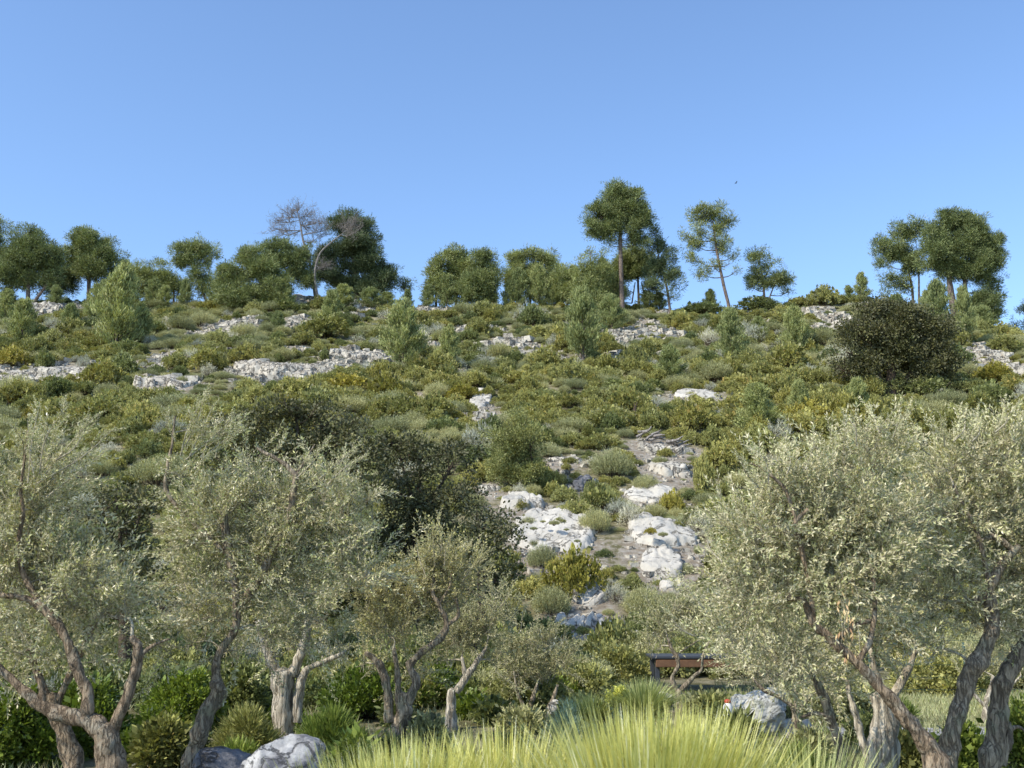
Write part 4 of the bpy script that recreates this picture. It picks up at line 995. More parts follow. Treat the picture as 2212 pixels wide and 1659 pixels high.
bush('dark glossy hedge bush at the lower left corner', 12.5, 20, 1560, 110, 110, 'hedge', npuff=1500, seed=51)
bush('dark hedge bush behind the fork of the low-forking olive', 13.5, 180, 1520, 110, 80, 'hedge', npuff=1300, seed=52)
bush('dark orange-tinged bush left of the leaning olive trunk', 12.5, 350, 1600, 60, 60, 'kermes', npuff=900, seed=53)
bush('dark undergrowth bush between the low-forking olive and the leaning olive', 13.2, 300, 1640, 60, 60, 'hedge', npuff=800, seed=54)
bush('yellow-green feathery bush behind the big garden boulder', 13, 530, 1575, 70, 55, 'juniper', npuff=900, leafL=.09, leafW=.012, seed=55, blade=True)
bush('tall green bush between the leaning olive and the pale furrowed trunk', 15.5, 520, 1470, 70, 80, 'mastic', npuff=900, seed=56)
bush('spiky bright green bush right of the pale furrowed trunk', 12.8, 715, 1555, 70, 38, 'limegreen', leafL=.12, leafW=.012, npuff=800, seed=57, blade=True)
bush('shadowy evergreen bush behind the twisted split trunk', 16.5, 780, 1490, 110, 60, 'hedge', npuff=1200, seed=58)
bush('shadowy evergreen bush behind the straight grey trunk', 18, 930, 1500, 110, 70, 'hedge', npuff=1200, seed=59)
bush('light green bush right of the straight grey trunk', 16, 1065, 1545, 40, 34, 'mastic', npuff=600, seed=60)
bush('lime leafy plant at the foot of the split trunk', 10.6, 765, 1605, 38, 42, 'limegreen', leafL=.07, leafW=.02, npuff=420, seed=61)
bush('olive-green low plant right of the split trunk foot', 12.6, 925, 1570, 40, 26, 'rosemary', npuff=420, seed=62)
bush('blue-green spreading shrub below the bushy grey olive', 13.5, 1225, 1548, 52, 34, 'bluebush', leafL=.07, leafW=.008, npuff=700, seed=63, blade=True)
bush('dark mound added for the shade between the blue-green shrub and the bright grasses', 12.4, 1345, 1575, 60, 26, 'pine_dark', npuff=700, seed=64)  # dark mound added to stand for a trough of shade
bush('small dark green tuft at the foot of the left round grass', 13.8, 1305, 1535, 26, 22, 'mastic', npuff=300, seed=65)
bush('brownish scrub bush left of the shelter post', 21, 1340, 1440, 70, 60, 'juniper', npuff=900, seed=66)
bush('grey-green bush under the nearly bare olive', 17, 1550, 1570, 90, 40, 'rosemary', npuff=1100, seed=67)
bush('tall brown-green thicket behind the low wooden shelter', 23.8, 1480, 1430, 110, 50, 'juniper', npuff=1100, seed=68)
bush('dark green leafy bush in front of the leaning boulder', 12.2, 1590, 1560, 46, 36, 'mastic', leafL=.08, leafW=.016, npuff=500, seed=69)
bush('fresh green bush between the two mottled right trunks', 11.8, 2080, 1610, 50, 60, 'limegreen', npuff=700, leafL=.045, leafW=.025, seed=70)
bush('fresh green bush at the right photo edge', 12.5, 2200, 1540, 46, 50, 'limegreen', npuff=600, leafL=.045, leafW=.025, seed=71)
bush('golden-green bush between the furrowed trunk and the leaning limb', 12.3, 1970, 1620, 50, 50, 'juniper', npuff=700, seed=72)
bush('dull green bush right of the bright grasses', 10.5, 1720, 1630, 60, 40, 'limegreen', npuff=500, leafL=.09, leafW=.012, blade=True, seed=73)
bush('grey leafy bush behind the leaning boulder', 16.5, 1800, 1490, 110, 60, 'rosemary', npuff=1000, seed=74)
bush('yellowish bush behind the right trunks', 19.5, 2030, 1460, 120, 50, 'juniper', npuff=1000, seed=75)
bush('pale bush at the far right behind the fence', 20, 2190, 1450, 80, 50, 'rosemary', npuff=800, seed=76)
bush('dark bush filling the space left of the leaning olive', 15, 400, 1500, 90, 80, 'hedge', npuff=900, seed=77)
bush('brown-green bush below the bushy grey olive', 18.5, 1180, 1520, 100, 50, 'hedge', npuff=900, seed=78)
bush('green scrub bush above the shelter roof', 24, 1380, 1390, 90, 46, 'rosemary', npuff=900, seed=79)
bush('grey scrub bush left above the nearly bare olive', 24, 1260, 1420, 80, 46, 'rosemary', npuff=900, seed=80)

GP = [(-4.6, 14.6, 'hedge'), (-3.7, 13.2, 'mastic'), (-3.1, 15.4, 'hedge'), (-2.2, 14.2, 'rosemary'), (-1.6, 15.8, 'mastic'), (-1.0, 13.6, 'limegreen'), (-.6, 16.6, 'hedge'), (.1, 15.0, 'rosemary'), (.3, 17.2, 'mastic'),
      (.9, 14.4, 'bluebush'), (1.0, 16.4, 'juniper'), (1.7, 15.6, 'limegreen'), (2.0, 17.4, 'rosemary'), (2.6, 14.8, 'mastic'), (3.0, 16.6, 'juniper'), (3.6, 15.4, 'rosemary'), (4.4, 14.2, 'mastic'), (4.1, 17.2, 'rosemary'), (5.0, 12.4, 'limegreen'),
      (-5.6, 12.6, 'hedge'), (-6.2, 14.8, 'hedge'), (-2.9, 12.2, 'limegreen'), (-1.3, 12.3, 'juniper'), (.0, 12.8, 'mastic'), (1.2, 12.9, 'rosemary'), (2.1, 13.1, 'mastic'), (3.3, 12.9, 'rosemary'), (-4.0, 16.6, 'mastic'), (-2.4, 17.2, 'hedge'), (5.4, 16.0, 'limegreen')]
GL = {'hedge': 'dark evergreen', 'mastic': 'glossy green', 'rosemary': 'grey-green', 'limegreen': 'fresh lime-green', 'bluebush': 'bluish', 'juniper': 'olive-green'}
for i_, (x_, y_, m_) in enumerate(GP):
    U_, V_ = proj((x_, y_, Hs(x_, y_) + .35)); near = min([('the low-forking left olive', 230), ('the leaning olive', 440), ('the furrowed left trunk', 612), ('the twisted split trunk', 865), ('the straight grey trunk', 976), ('the bushy grey olive', 1150), ('the round grass fans', 1330), ('the nearly bare olive', 1467), ('the leaning boulder', 1640), ('the lopped olive stem', 1800), ('the thick furrowed right trunk', 1905), ('the right photo edge', 2180)], key=lambda t: abs(t[1] - U_))
    bush('low %s ground plant %s %s, %s row' % (GL[m_], 'left of' if U_ < near[1] else 'right of', near[0], 'front' if y_ < 14 else 'middle' if y_ < 16 else 'rear'), y_, U_, V_, 34 + 9 * (i_ % 4), 0, m_, npuff=420, seed=200 + i_, leafL=.05 if m_ != 'limegreen' else .08, leafW=.02 if m_ != 'limegreen' else .012, blade=m_ in ('limegreen', 'bluebush'))

def grass_clump(label, D, U, Vtop, width, mat, n, name='ornamental_grass', Vbase=None, droop=.35, wd=.010, seed=0, group='variegated ornamental grasses', fan=.55):
    u = upm(D); c = PT(U, Vtop, D); g = Hs(c[0], D) if Vbase is None else PT(U, Vbase, D)[2]
    gb = Hs(c[0], D); h = (c[2] - g) * (1.1 if fan < .5 else 1.1); rx = width / 2 * u; a = Acc()
    th = RNG.uniform(0, 6.283, n); rr = np.sqrt(RNG.uniform(0, 1, n)); r0 = rr * rx * (.62 if fan < .5 else .30)
    b = np.stack([c[0] + r0 * np.cos(th), D + r0 * np.sin(th), np.full(n, g - .04)], 1)
    Ln = h * (RNG.beta(3.2, 1.6, n) * .62 + .46); lean = rr * fan + RNG.normal(size=n) * .07
    o = np.stack([np.cos(th + RNG.normal(size=n) * .3), np.sin(th + RNG.normal(size=n) * .3), 0 * th], 1)
    side = np.stack([-o[:, 1], o[:, 0], 0 * th], 1); side = nrm(side + rdir(n) * .5)
    rows = []; K = 5
    dr = droop * RNG.uniform(.3, 1.4, n)
    for k in range(K + 1):
        t = k / K; hor = Ln * (np.sin(lean) * t + dr * rr * t * t * .6); ver = Ln * (np.cos(lean) * t - dr * rr * t ** 3 * .25)
        p = b + o * hor[:, None] + np.array([0, 0, 1]) * ver[:, None]
        w = wd * (1 - t ** 2.2) * .5 + .0006; rows += [p - side * w, p + side * w]
    v = np.stack(rows, 1); q = np.array([[2 * k, 2 * k + 1, 2 * k + 3, 2 * k + 2] for k in range(K)])
    q = q[None] + (np.arange(n) * (2 * (K + 1)))[:, None, None]
    a.add(v, q, 0, np.repeat(np.clip(.5 + .28 * RNG.normal(size=n), 0, 1), 2 * (K + 1)))
    a.build_o = a.build(name, [M[mat]], (float(c[0]), float(D), gb)); return tag(a.build_o, label, 'grass clump', group)

grass_clump('yellow-green grass clump at the lower centre, left of the gap', 6.6, 905, 1612, 260, 'blade', 1700, seed=1, wd=.017, fan=.27, droop=.3)
grass_clump('yellow-green grass clump with the straightest blades just left of centre bottom', 6.9, 1085, 1594, 260, 'blade', 1600, seed=2, wd=.017, fan=.27, droop=.3)
grass_clump('brightest tall yellow grass clump right of the gap at the bottom', 6.2, 1385, 1552, 215, 'blade', 2000, seed=3, wd=.017, fan=.30, droop=.3)
grass_clump('yellow grass clump leaning right beside the lopped olive stem', 6.4, 1485, 1560, 140, 'blade', 1700, seed=4, wd=.017, fan=.30, droop=.3)
grass_clump('low yellow-tipped grass at the bottom edge beside the boulder', 6.3, 800, 1630, 220, 'blade', 600, seed=5, wd=.016, fan=.35)
grass_clump('small green grass filling the gap between the big yellow clumps', 6.0, 1240, 1625, 120, 'blade_green', 400, seed=6, wd=.011)
grass_clump('round fan of pale grass at the right, tallest of the two behind', 13.4, 1388, 1458, 120, 'blade_green', 1100, seed=7, Vbase=1545, fan=.9, wd=.011)
grass_clump('yellower round fan of grass left of the tallest fan', 13.8, 1278, 1492, 130, 'blade', 900, seed=8, Vbase=1548, fan=.95, wd=.010)
grass_clump('green grass patch at the right end of the bright clumps', 7.2, 1740, 1600, 200, 'blade_green', 700, seed=9, wd=.011)

def stone(label, D, U, V, w, h, mat, seed, tilt=0, blocky=.15, name='garden_boulder', yaw=0., rough=.3, n=44, dep=.8):
    D = float(GR(U, min(V + h * .5, 1690), 8)[1]) if V < 1650 else D
    u = upm(D); p = PT(U, V, D); g = Hs(p[0], D); a = Acc()
    rock_mesh(a, (p[0], D, p[2]), (w * u / 2, w * u / 2 * dep, h * u / 2), R(tilt), yaw, seed, blocky, n, rough, facets=4)
    lo = (p[2] - h * u / 2) - g
    if lo > -.05: rock_mesh(a, (p[0], D + .1, (p[2] + g) / 2 - .1), (w * u / 2 * .9, w * u / 2 * dep * .8, max(.1, (p[2] - g) / 2 + .1)), 0, yaw, seed + 1, blocky, 24, rough)
    o = a.build(name, [M[mat]], (float(p[0]), D, g)); return tag(o, label, 'boulder', 'boulders in the garden')
stone('big rounded boulder with white patches at the bottom left', 9.4, 618, 1668, 172, 150, 'boulder', 4, 0, .1, rough=.14)
stone('dark shaded boulder left of the big white-patched boulder', 10.2, 500, 1672, 150, 100, 'rock_shaded', 8)
stone('small bright white stone right of the big boulder', 10.6, 740, 1622, 48, 40, 'rock_smooth', 12)
stone('round grey stone behind the stems of the bushy grey olive', 18.3, 1163, 1494, 50, 56, 'boulder_lichen', 15)
stone('white stone peeking out left of the blue-green shrub', 14.2, 1195, 1530, 34, 30, 'rock_smooth', 18)
stone('small white stones right of the split trunk', 13.2, 908, 1560, 44, 16, 'rock', 21, blocky=.6)
stone('pale stone behind the split trunk foot', 13.8, 822, 1540, 36, 26, 'rock', 24, blocky=.5)
stone('large leaning boulder with yellow-green lichen and a blue-white top', 13.6, 1640, 1540, 120, 96, 'boulder_lichen', 27, -18, .3, yaw=.3)
stone('bright white stone between the grass and the lopped olive stem', 11, 1692, 1568, 58, 34, 'rock_smooth', 30)
stone('grey broken stones below the bright white stone', 11.3, 1735, 1590, 60, 50, 'rock', 33, blocky=.7, rough=.5)
stone('squat pale stone block right of the tallest grass fan', 14.2, 1432, 1512, 40, 36, 'rock', 36, blocky=.7)
stone('white piece of rock behind the cut limb of the left olive', 17, 183, 1374, 26, 22, 'rock_smooth', 39)
stone('grey stone ground slab at the right photo edge behind the trunk', 11.4, 2190, 1625, 60, 24, 'rock', 42, blocky=.5)

# loose stones and chips on the bare parts of the slope
a = Acc(); cx = RNG.uniform(-45, 45, 90000); cyy = RNG.uniform(25, 95, 90000); sv = stoniness(cx, cyy) + .35 * n2(cx, cyy, 3.2, 43)
kp = (sv > RNG.uniform(.25, 1.1, len(cx))) & (np.abs(cx) < .52 * cyy); cx = cx[kp][:12000]; cyy = cyy[kp][:12000]; n = len(cx)
base8 = np.array([[x, y, z] for x in (-1, 1) for y in (-1, 1) for z in (-1, 1)], float)
rs_ = (RNG.lognormal(-2.3, .5, n) * np.where(cyy > 60, 1.5, .6)).clip(.02, .45); V8 = base8[None] * (.6 + .5 * RNG.uniform(size=(n, 8, 3))) * (rs_[:, None, None] * np.array([1, .9, .55]))
ang = RNG.uniform(0, 6.28, n); ca, sa = np.cos(ang)[:, None], np.sin(ang)[:, None]
V8 = np.stack([V8[..., 0] * ca - V8[..., 1] * sa, V8[..., 0] * sa + V8[..., 1] * ca, V8[..., 2]], -1) + np.stack([cx, cyy, H(cx, cyy) + rs_ * .15], -1)[:, None]
q8 = np.array([[0, 1, 3, 2], [4, 6, 7, 5], [0, 4, 5, 1], [2, 3, 7, 6], [0, 2, 6, 4], [1, 5, 7, 3]])
a.add(V8, (q8[None] + (np.arange(n) * 8)[:, None, None]).reshape(-1, 4), 0)
tag(a.build('loose_stones', [M['rock']]), 'loose pale stones and rubble scattered on the bare parts of the slope', None, None, 'stuff')

# gravel bank and lawn strip at the right
def strip(name, U0, U1, D0, D1, mat, z, label):
    xs = np.linspace(PT(U0, 1500, (D0 + D1) / 2)[0], PT(U1, 1500, (D0 + D1) / 2)[0], 40); ys = np.linspace(D0, D1, 16); X, Y = np.meshgrid(xs, ys)
    Z = H(X, Y) + z + .03 * n2(X, Y, .6, 77); v = np.stack([X + .12 * n2(X, Y, .8, 3), Y + .2 * n2(X, Y, 1.1, 4), Z], -1).reshape(-1, 3)
    i = np.arange(15)[:, None] * 40; j = np.arange(39)[None]; q = np.stack([i + j, i + j + 1, i + 41 + j, i + 40 + j], -1).reshape(-1, 4)
    a = Acc(); a.add(v, q, 0, .5, True); o = a.build(name, [mat]); return tag(o, label, None, None, 'structure')
gm = rock_mat('grey_gravel', (.46, .45, .43), (.26, .25, .24), 9, crackw=5)
strip('gravel_path', 1820, 2230, 13.4, 15.4, gm, .05, 'band of grey gravel crossing behind the right trunks')
strip('dry_lawn', 1980, 2260, 15.6, 19.5, plain_mat('dry_lawn', (.34, .31, .13), .9, .6, 3), .02, 'yellowing grass strip behind the gravel at far right')
a = Acc(); n = 9000
n = 30000; x = RNG.uniform(-6.5, 7.5, n); y = RNG.uniform(8, 21, n); k = n2(x, y, 1.4, 21) > -.05; x = x[k]; y = y[k]; n = len(x)
leaves(a, np.stack([x, y, H(x, y) - .01], 1), np.array([0, 0, 1]) + rdir(n) * .55, RNG.uniform(.06, .2, n), .012, 0, RNG.uniform(0, 1, n), mid=.35)
x = RNG.uniform(2.5, 9.5, 9000); y = RNG.uniform(11, 20, 9000); leaves(a, np.stack([x, y, H(x, y) - .01], 1), np.array([0, 0, 1]) + rdir(9000) * .5, RNG.uniform(.05, .13, 9000), .012, 1, RNG.uniform(0, 1, 9000), mid=.35)
x = RNG.uniform(5.5, 12, 26000); y = RNG.uniform(15, 21, 26000); leaves(a, np.stack([x, y, H(x, y) - .01], 1), np.array([0, 0, 1]) + rdir(26000) * .6, RNG.uniform(.06, .16, 26000), .014, (0), RNG.uniform(0, 1, 26000), mid=.35)
tag(a.build('ground_grass', [M['drygrass'], M['limegreen']]), 'sparse low grass and weeds growing between the olives', None, None, 'stuff')

# euphorbia with lime flowers
def euphorbia(label, D, U, V, s_=1.0):
    p = PT(U, V, D); g = Hs(p[0], D); org = (float(p[0]), D, g); root = empty('euphorbia_plant', org, label, 'flowering plant'); a = Acc(); f = Acc()
    for i in range(7):
        t = np.array([p[0] + random.uniform(-.12, .12) * s_, D + random.uniform(-.1, .1), p[2] + random.uniform(-.08, .03)])
        b = np.array([p[0] + random.uniform(-.03, .03), D, g]); fine_tubes(a, b[None], t[None], .006, 0)
        m = 50; k = RNG.uniform(.3, .95, m)[:, None]; leaves(a, b + (t - b) * k, rdir(m) + [0, 0, .3], .05, .012, 0, RNG.uniform(0, 1, m))
        m = 90; f = Acc(); leaves(f, t + RNG.normal(size=(m, 3)) * np.array([.018, .018, .025]), rdir(m) + [0, 0, .4], .03, .025, 0, RNG.uniform(0, 1, m)); f.build('flower_head', [M['flower']], org, root)
    a.build('stems', [M['bluebush']], org, root)
euphorbia('lime-yellow flowering plant between the two round grass fans', 13.6, 1330, 1495)
euphorbia('yellow flower heads close against the left side of the tallest grass fan', 13.5, 1350, 1497)

# small red and white post-top by the boulder
def lathe(acc, prof, c, sides=20, mat=0):
    P = []; 
    for r_, z in prof:
        for k in range(sides): P.append((c[0] + r_ * math.cos(6.28319 * k / sides), c[1] + r_ * math.sin(6.28319 * k / sides), c[2] + z))
    q = [[i * sides + k, i * sides + (k + 1) % sides, (i + 1) * sides + (k + 1) % sides, (i + 1) * sides + k] for i in range(len(prof) - 1) for k in range(sides)]
    acc.add(np.array(P), np.array(q), mat, .5, True)
p = PT(1572, 1518, 13.0); g = Hs(p[0], 13.0); org = (float(p[0]), 13.0, g); root = empty('garden_marker', org, 'small white garden marker with a red cap left of the leaning boulder', 'garden marker')
a = Acc(); hh = p[2] - g; lathe(a, [(.025, 0), (.025, hh * .5), (.04, hh * .66), (.055, hh * .82), (.05, hh * .95), (.028, hh)], org); a.build('post', [M['white_paint']], org, root)
a = Acc(); lathe(a, [(.03, hh - .005), (.036, hh + .004), (.038, hh + .02), (.026, hh + .036), (.001, hh + .042)], org); a.build('cap', [M['red_paint']], org, root)

# low wooden shelter
def box(acc, x0, x1, y0, y1, z0, z1, mat=0, bev=.01):
    xs = [x0, x0 + bev, x1 - bev, x1]; ys = [y0, y0 + bev, y1 - bev, y1]; zs = [z0, z0 + bev, z1 - bev, z1]
    # chamfered box: 24 corner verts
    V_ = []; idx = {}
    for i in (0, 1):
        for j in (0, 1):
            for k in (0, 1):
                X, Y_, Z = (x0, x1)[i], (y0, y1)[j], (z0, z1)[k]; sx, sy, sz = (bev, -bev)[i], (bev, -bev)[j], (bev, -bev)[k]
                idx[i, j, k] = len(V_); V_ += [(X, Y_ + sy, Z + sz), (X + sx, Y_, Z + sz), (X + sx, Y_ + sy, Z)]
    f = []
    I = lambda i, j, k, a_: idx[i, j, k] + a_
    for i in (0, 1): f.append([I(i, 0, 0, 0), I(i, 1, 0, 0), I(i, 1, 1, 0), I(i, 0, 1, 0)])
    for j in (0, 1): f.append([I(0, j, 0, 1), I(1, j, 0, 1), I(1, j, 1, 1), I(0, j, 1, 1)])
    for k in (0, 1): f.append([I(0, 0, k, 2), I(1, 0, k, 2), I(1, 1, k, 2), I(0, 1, k, 2)])
    for j in (0, 1):
        for k in (0, 1): f.append([I(0, j, k, 1), I(1, j, k, 1), I(1, j, k, 2), I(0, j, k, 2)])
        for i in (0, 1): f.append([I(i, j, 0, 0), I(i, j, 1, 0), I(i, j, 1, 1), I(i, j, 0, 1)])
    for i in (0, 1):
        for k in (0, 1): f.append([I(i, 0, k, 0), I(i, 1, k, 0), I(i, 1, k, 2), I(i, 0, k, 2)])
    acc.add(np.array(V_), np.array(f), mat)
D = 20.0; A_ = PT(1412, 1416, D); B_ = PT(1700, 1440, D); g = Hs(A_[0], D); u = upm(D)
x0, x1, zt, zb = A_[0], B_[0], A_[2], PT(1412, 1443, D)[2]
org = (float(x0), D, g); root = empty('wooden_shelter', org, 'low open shelter with dark roof edge and brown beam behind the bare olive', 'shelter')
a = Acc(); box(a, x0 - .05, x1, D - .18, D + .8, zt - .05, zt); a.build('roof', [M['dark_metal']], org, root)
a = Acc(); box(a, x0 + .02, x1 - .03, D - .17, D - .05, zb + .02, zt - .063); a.build('beam', [M['wood']], org, root)
a = Acc(); box(a, x0 + .02, x1 - .03, D + .6, D + .66, zb + .08, zt - .063); a.build('beam', [M['dark_metal']], org, root)
for xx in (x0 + .02, x1 - .15):
    for yy in (D - .04, D + .67):
        a = Acc(); box(a, xx, xx + .08, yy + .0, yy + .08, g - .1, zt - .053); a.build('post', [M['dark_metal']], org, root)

# wire fence at the far right
D = 19.0; u = upm(D); p = PT(2092, 1536, D); g = Hs(p[0], D); org = (float(p[0]), D, g); root = empty('wire_fence', org, 'thin dark green wire fence behind the right trunks', 'fence')
zt = PT(2092, 1478, D)[2]
for i in range(-2, 3):
    xx = p[0] + i * 1.6; gg = Hs(xx, D); a = Acc(); tube(a, [(xx, D, gg - .1, .022), (xx, D, (gg + zt) / 2, .022), (xx, D, max(zt, gg + .9), .02)], 8, 2); a.build('post', [M['green_metal']], org, root)
a = Acc()
for k in range(5):
    z = g + .15 + k * .2; tube(a, [(p[0] - 3.2, D - .025, z, .0035), (p[0], D - .025, z - .01, .0035), (p[0] + 3.2, D - .025, z, .0035)], 4, 3)
a.build('wires', [M['green_metal']], org, root)

# distant bird
a = Acc(); p = PT(1590, 395, 135)
rock_mesh(a, p, (.16, .05, .045), 0, .3, 3, .0, 10, .05)
for s_ in (-1, 1):
    w = np.array([[0, 0, 0], [.08, .02, .02], [.12, s_ * .28, .11], [.0, s_ * .25, .10]]); a.add(w + p, [[0, 1, 2, 3]])
    w = np.array([[.12, s_ * .28, .11], [.0, s_ * .25, .10], [-.1, s_ * .50, .04], [-.04, s_ * .50, .05]])[[0, 3, 2, 1]] ; a.add(np.array([[.12, s_ * .28, .11], [.0, s_ * .25, .10], [-.12, s_ * .52, .03], [-.05, s_ * .52, .05]]) @ np.eye(3) + p, [[0, 1, 2, 3]])
tag(a.build('bird', [M['bird']], tuple(p)), 'tiny dark bird flying in the blue sky above the leaning pine', 'bird')

# ------------------------------------------------------------------ hillside: named shrubs and young pines
def place(mesh, name, loc, sc, label, cat, group, rz=None):
    o = bpy.data.objects.new(name, mesh); o.location = Vector([float(t) for t in loc]); o.scale = sc
    o.rotation_euler = (0, 0, random.uniform(0, 6.28) if rz is None else rz); COL.objects.link(o)
    return tag(o, label, cat, group)

YPL = [
 (45, 745, 60, 95, 'young pine at the left photo edge below the domed pine'),
 (250, 760, 95, 175, 'tallest young pine on the left slope, broad and grey-green'),
 (265, 690, 60, 115, 'young pine standing behind the tallest young pine of the left slope'),
 (205, 700, 50, 80, 'young pine left behind the tallest one of the left slope'),
 (300, 745, 52, 85, 'young pine at the right side of the tallest one of the left slope'),
 (400, 650, 30, 60, 'young pine below the flat-topped ridge pine'),
 (330, 660, 40, 60, 'small young pine left of the flat-topped ridge pine'),
 (715, 712, 50, 80, 'young pine below the dark pine, right of the dead tree foot'),
 (600, 720, 34, 46, 'small young pine below the bushy pine'),
 (870, 800, 80, 145, 'dense young pine at mid slope right of the blocky white ledge'),
 (968, 800, 46, 90, 'pale young pine right of the dense mid-slope one'),
 (880, 660, 24, 40, 'small young pine on the ridge right of the smooth slab'),
 (1260, 785, 76, 150, 'tall young pine in the centre of the slope below the ridge'),
 (1322, 720, 60, 80, 'dark young pine beside the tall young pine of the centre slope'),
 (1100, 660, 34, 60, 'young pine in front of the gap in the middle ridge pines'),
 (1580, 790, 64, 115, 'young pine below the open leaning pine'),
 (1722, 770, 60, 100, 'young pine below the short domed ridge pine'),
 (1640, 740, 40, 54, 'small young pine between the two young pines on the right slope'),
 (1535, 668, 34, 52, 'young pine on the skyline just left of the open leaning pine'),
 (1490, 668, 14, 26, 'tiny young pine on the skyline left of the open leaning pine'),
 (1862, 645, 34, 66, 'pointed young pine on the skyline left of the right pine group'),
 (1835, 648, 26, 40, 'shorter young pine left of the pointed skyline one'),
 (1754, 650, 14, 30, 'tiny young pine on the skyline left of the skyline shrub'),
 (2030, 735, 66, 120, 'yellow-green young pine in front of the largest right pine'),
 (2088, 745, 42, 118, 'narrow yellow-green young pine right in front of the largest right pine'),
 (1450, 830, 60, 80, 'bushy young pine in scrub right of centre'),
 (1640, 940, 90, 100, 'leafy young pine above the right olive crown'),
 (1730, 920, 46, 90, 'yellow-tipped young pine above the right olive crown'),
 (1855, 915, 50, 90, 'yellow-tipped young pine below the big hillside holm oak'),
 (1210, 640, 26, 60, 'thin young pine among the ridge pines left of the tallest'),
 (10, 700, 44, 70, 'young pine cut by the left photo edge near the ridge'),
 (150, 720, 40, 60, 'small young pine below the left ridge outcrop'),
]
for U_, w_, h_, nb in [(15, 40, 45, 'at the far left end of the ridge'), (120, 36, 50, 'between the two leftmost domed pines'), (222, 34, 60, 'right under the stepped pine'), (275, 40, 66, 'left of the low broad pine'), (355, 36, 50, 'right of the low broad pine'),
        (470, 46, 62, 'right of the flat-topped pine'), (500, 50, 60, 'left under the dense bushy pine'), (610, 46, 60, 'right under the dense bushy pine'), (740, 50, 50, 'under the biggest dark pine'), (800, 50, 46, 'right under the biggest dark pine'), (835, 44, 36, 'at the sweeping right foot of the dark pine'),
        (925, 34, 50, 'at the left end of the middle cluster'), (965, 44, 74, 'in front of the middle cluster, left'), (1010, 50, 86, 'in front of the middle cluster, centre'), (1055, 44, 70, 'in front of the middle cluster, right'), (1120, 50, 84, 'left under the wide flat-crowned pine'),
        (1165, 50, 90, 'right under the wide flat-crowned pine'), (1195, 40, 70, 'right of the wide flat-crowned pine'), (1240, 50, 90, 'left of the slender pointed pine'), (1305, 60, 100, 'left against the tallest pine trunk'), (1330, 50, 76, 'in front of the tallest pine trunk'), (1400, 46, 44, 'right of the tallest pine trunk'),
        (1425, 40, 40, 'at the foot of the leaning dark pine'), (1940, 50, 60, 'left under the two-stemmed right pine'), (2010, 50, 70, 'between the two large right pines'), (2120, 56, 60, 'under the right side of the largest right pine')]:
    YPL.append((U_, 668 if U_ < 1900 else 700, w_, h_, 'young pine ' + nb))
for i, (U, V, w, h, lb) in enumerate(YPL):
    p = GR(U, V, 30); u = upm(p[1])
    place(YP[i % 4], 'young_pine_tree', (p[0], p[1], p[2] - .08), (w * u / .78 * 1.3, w * u / .78 * 1.3, h * u * 1.14), lb, 'young pine', 'young pines on the slope')

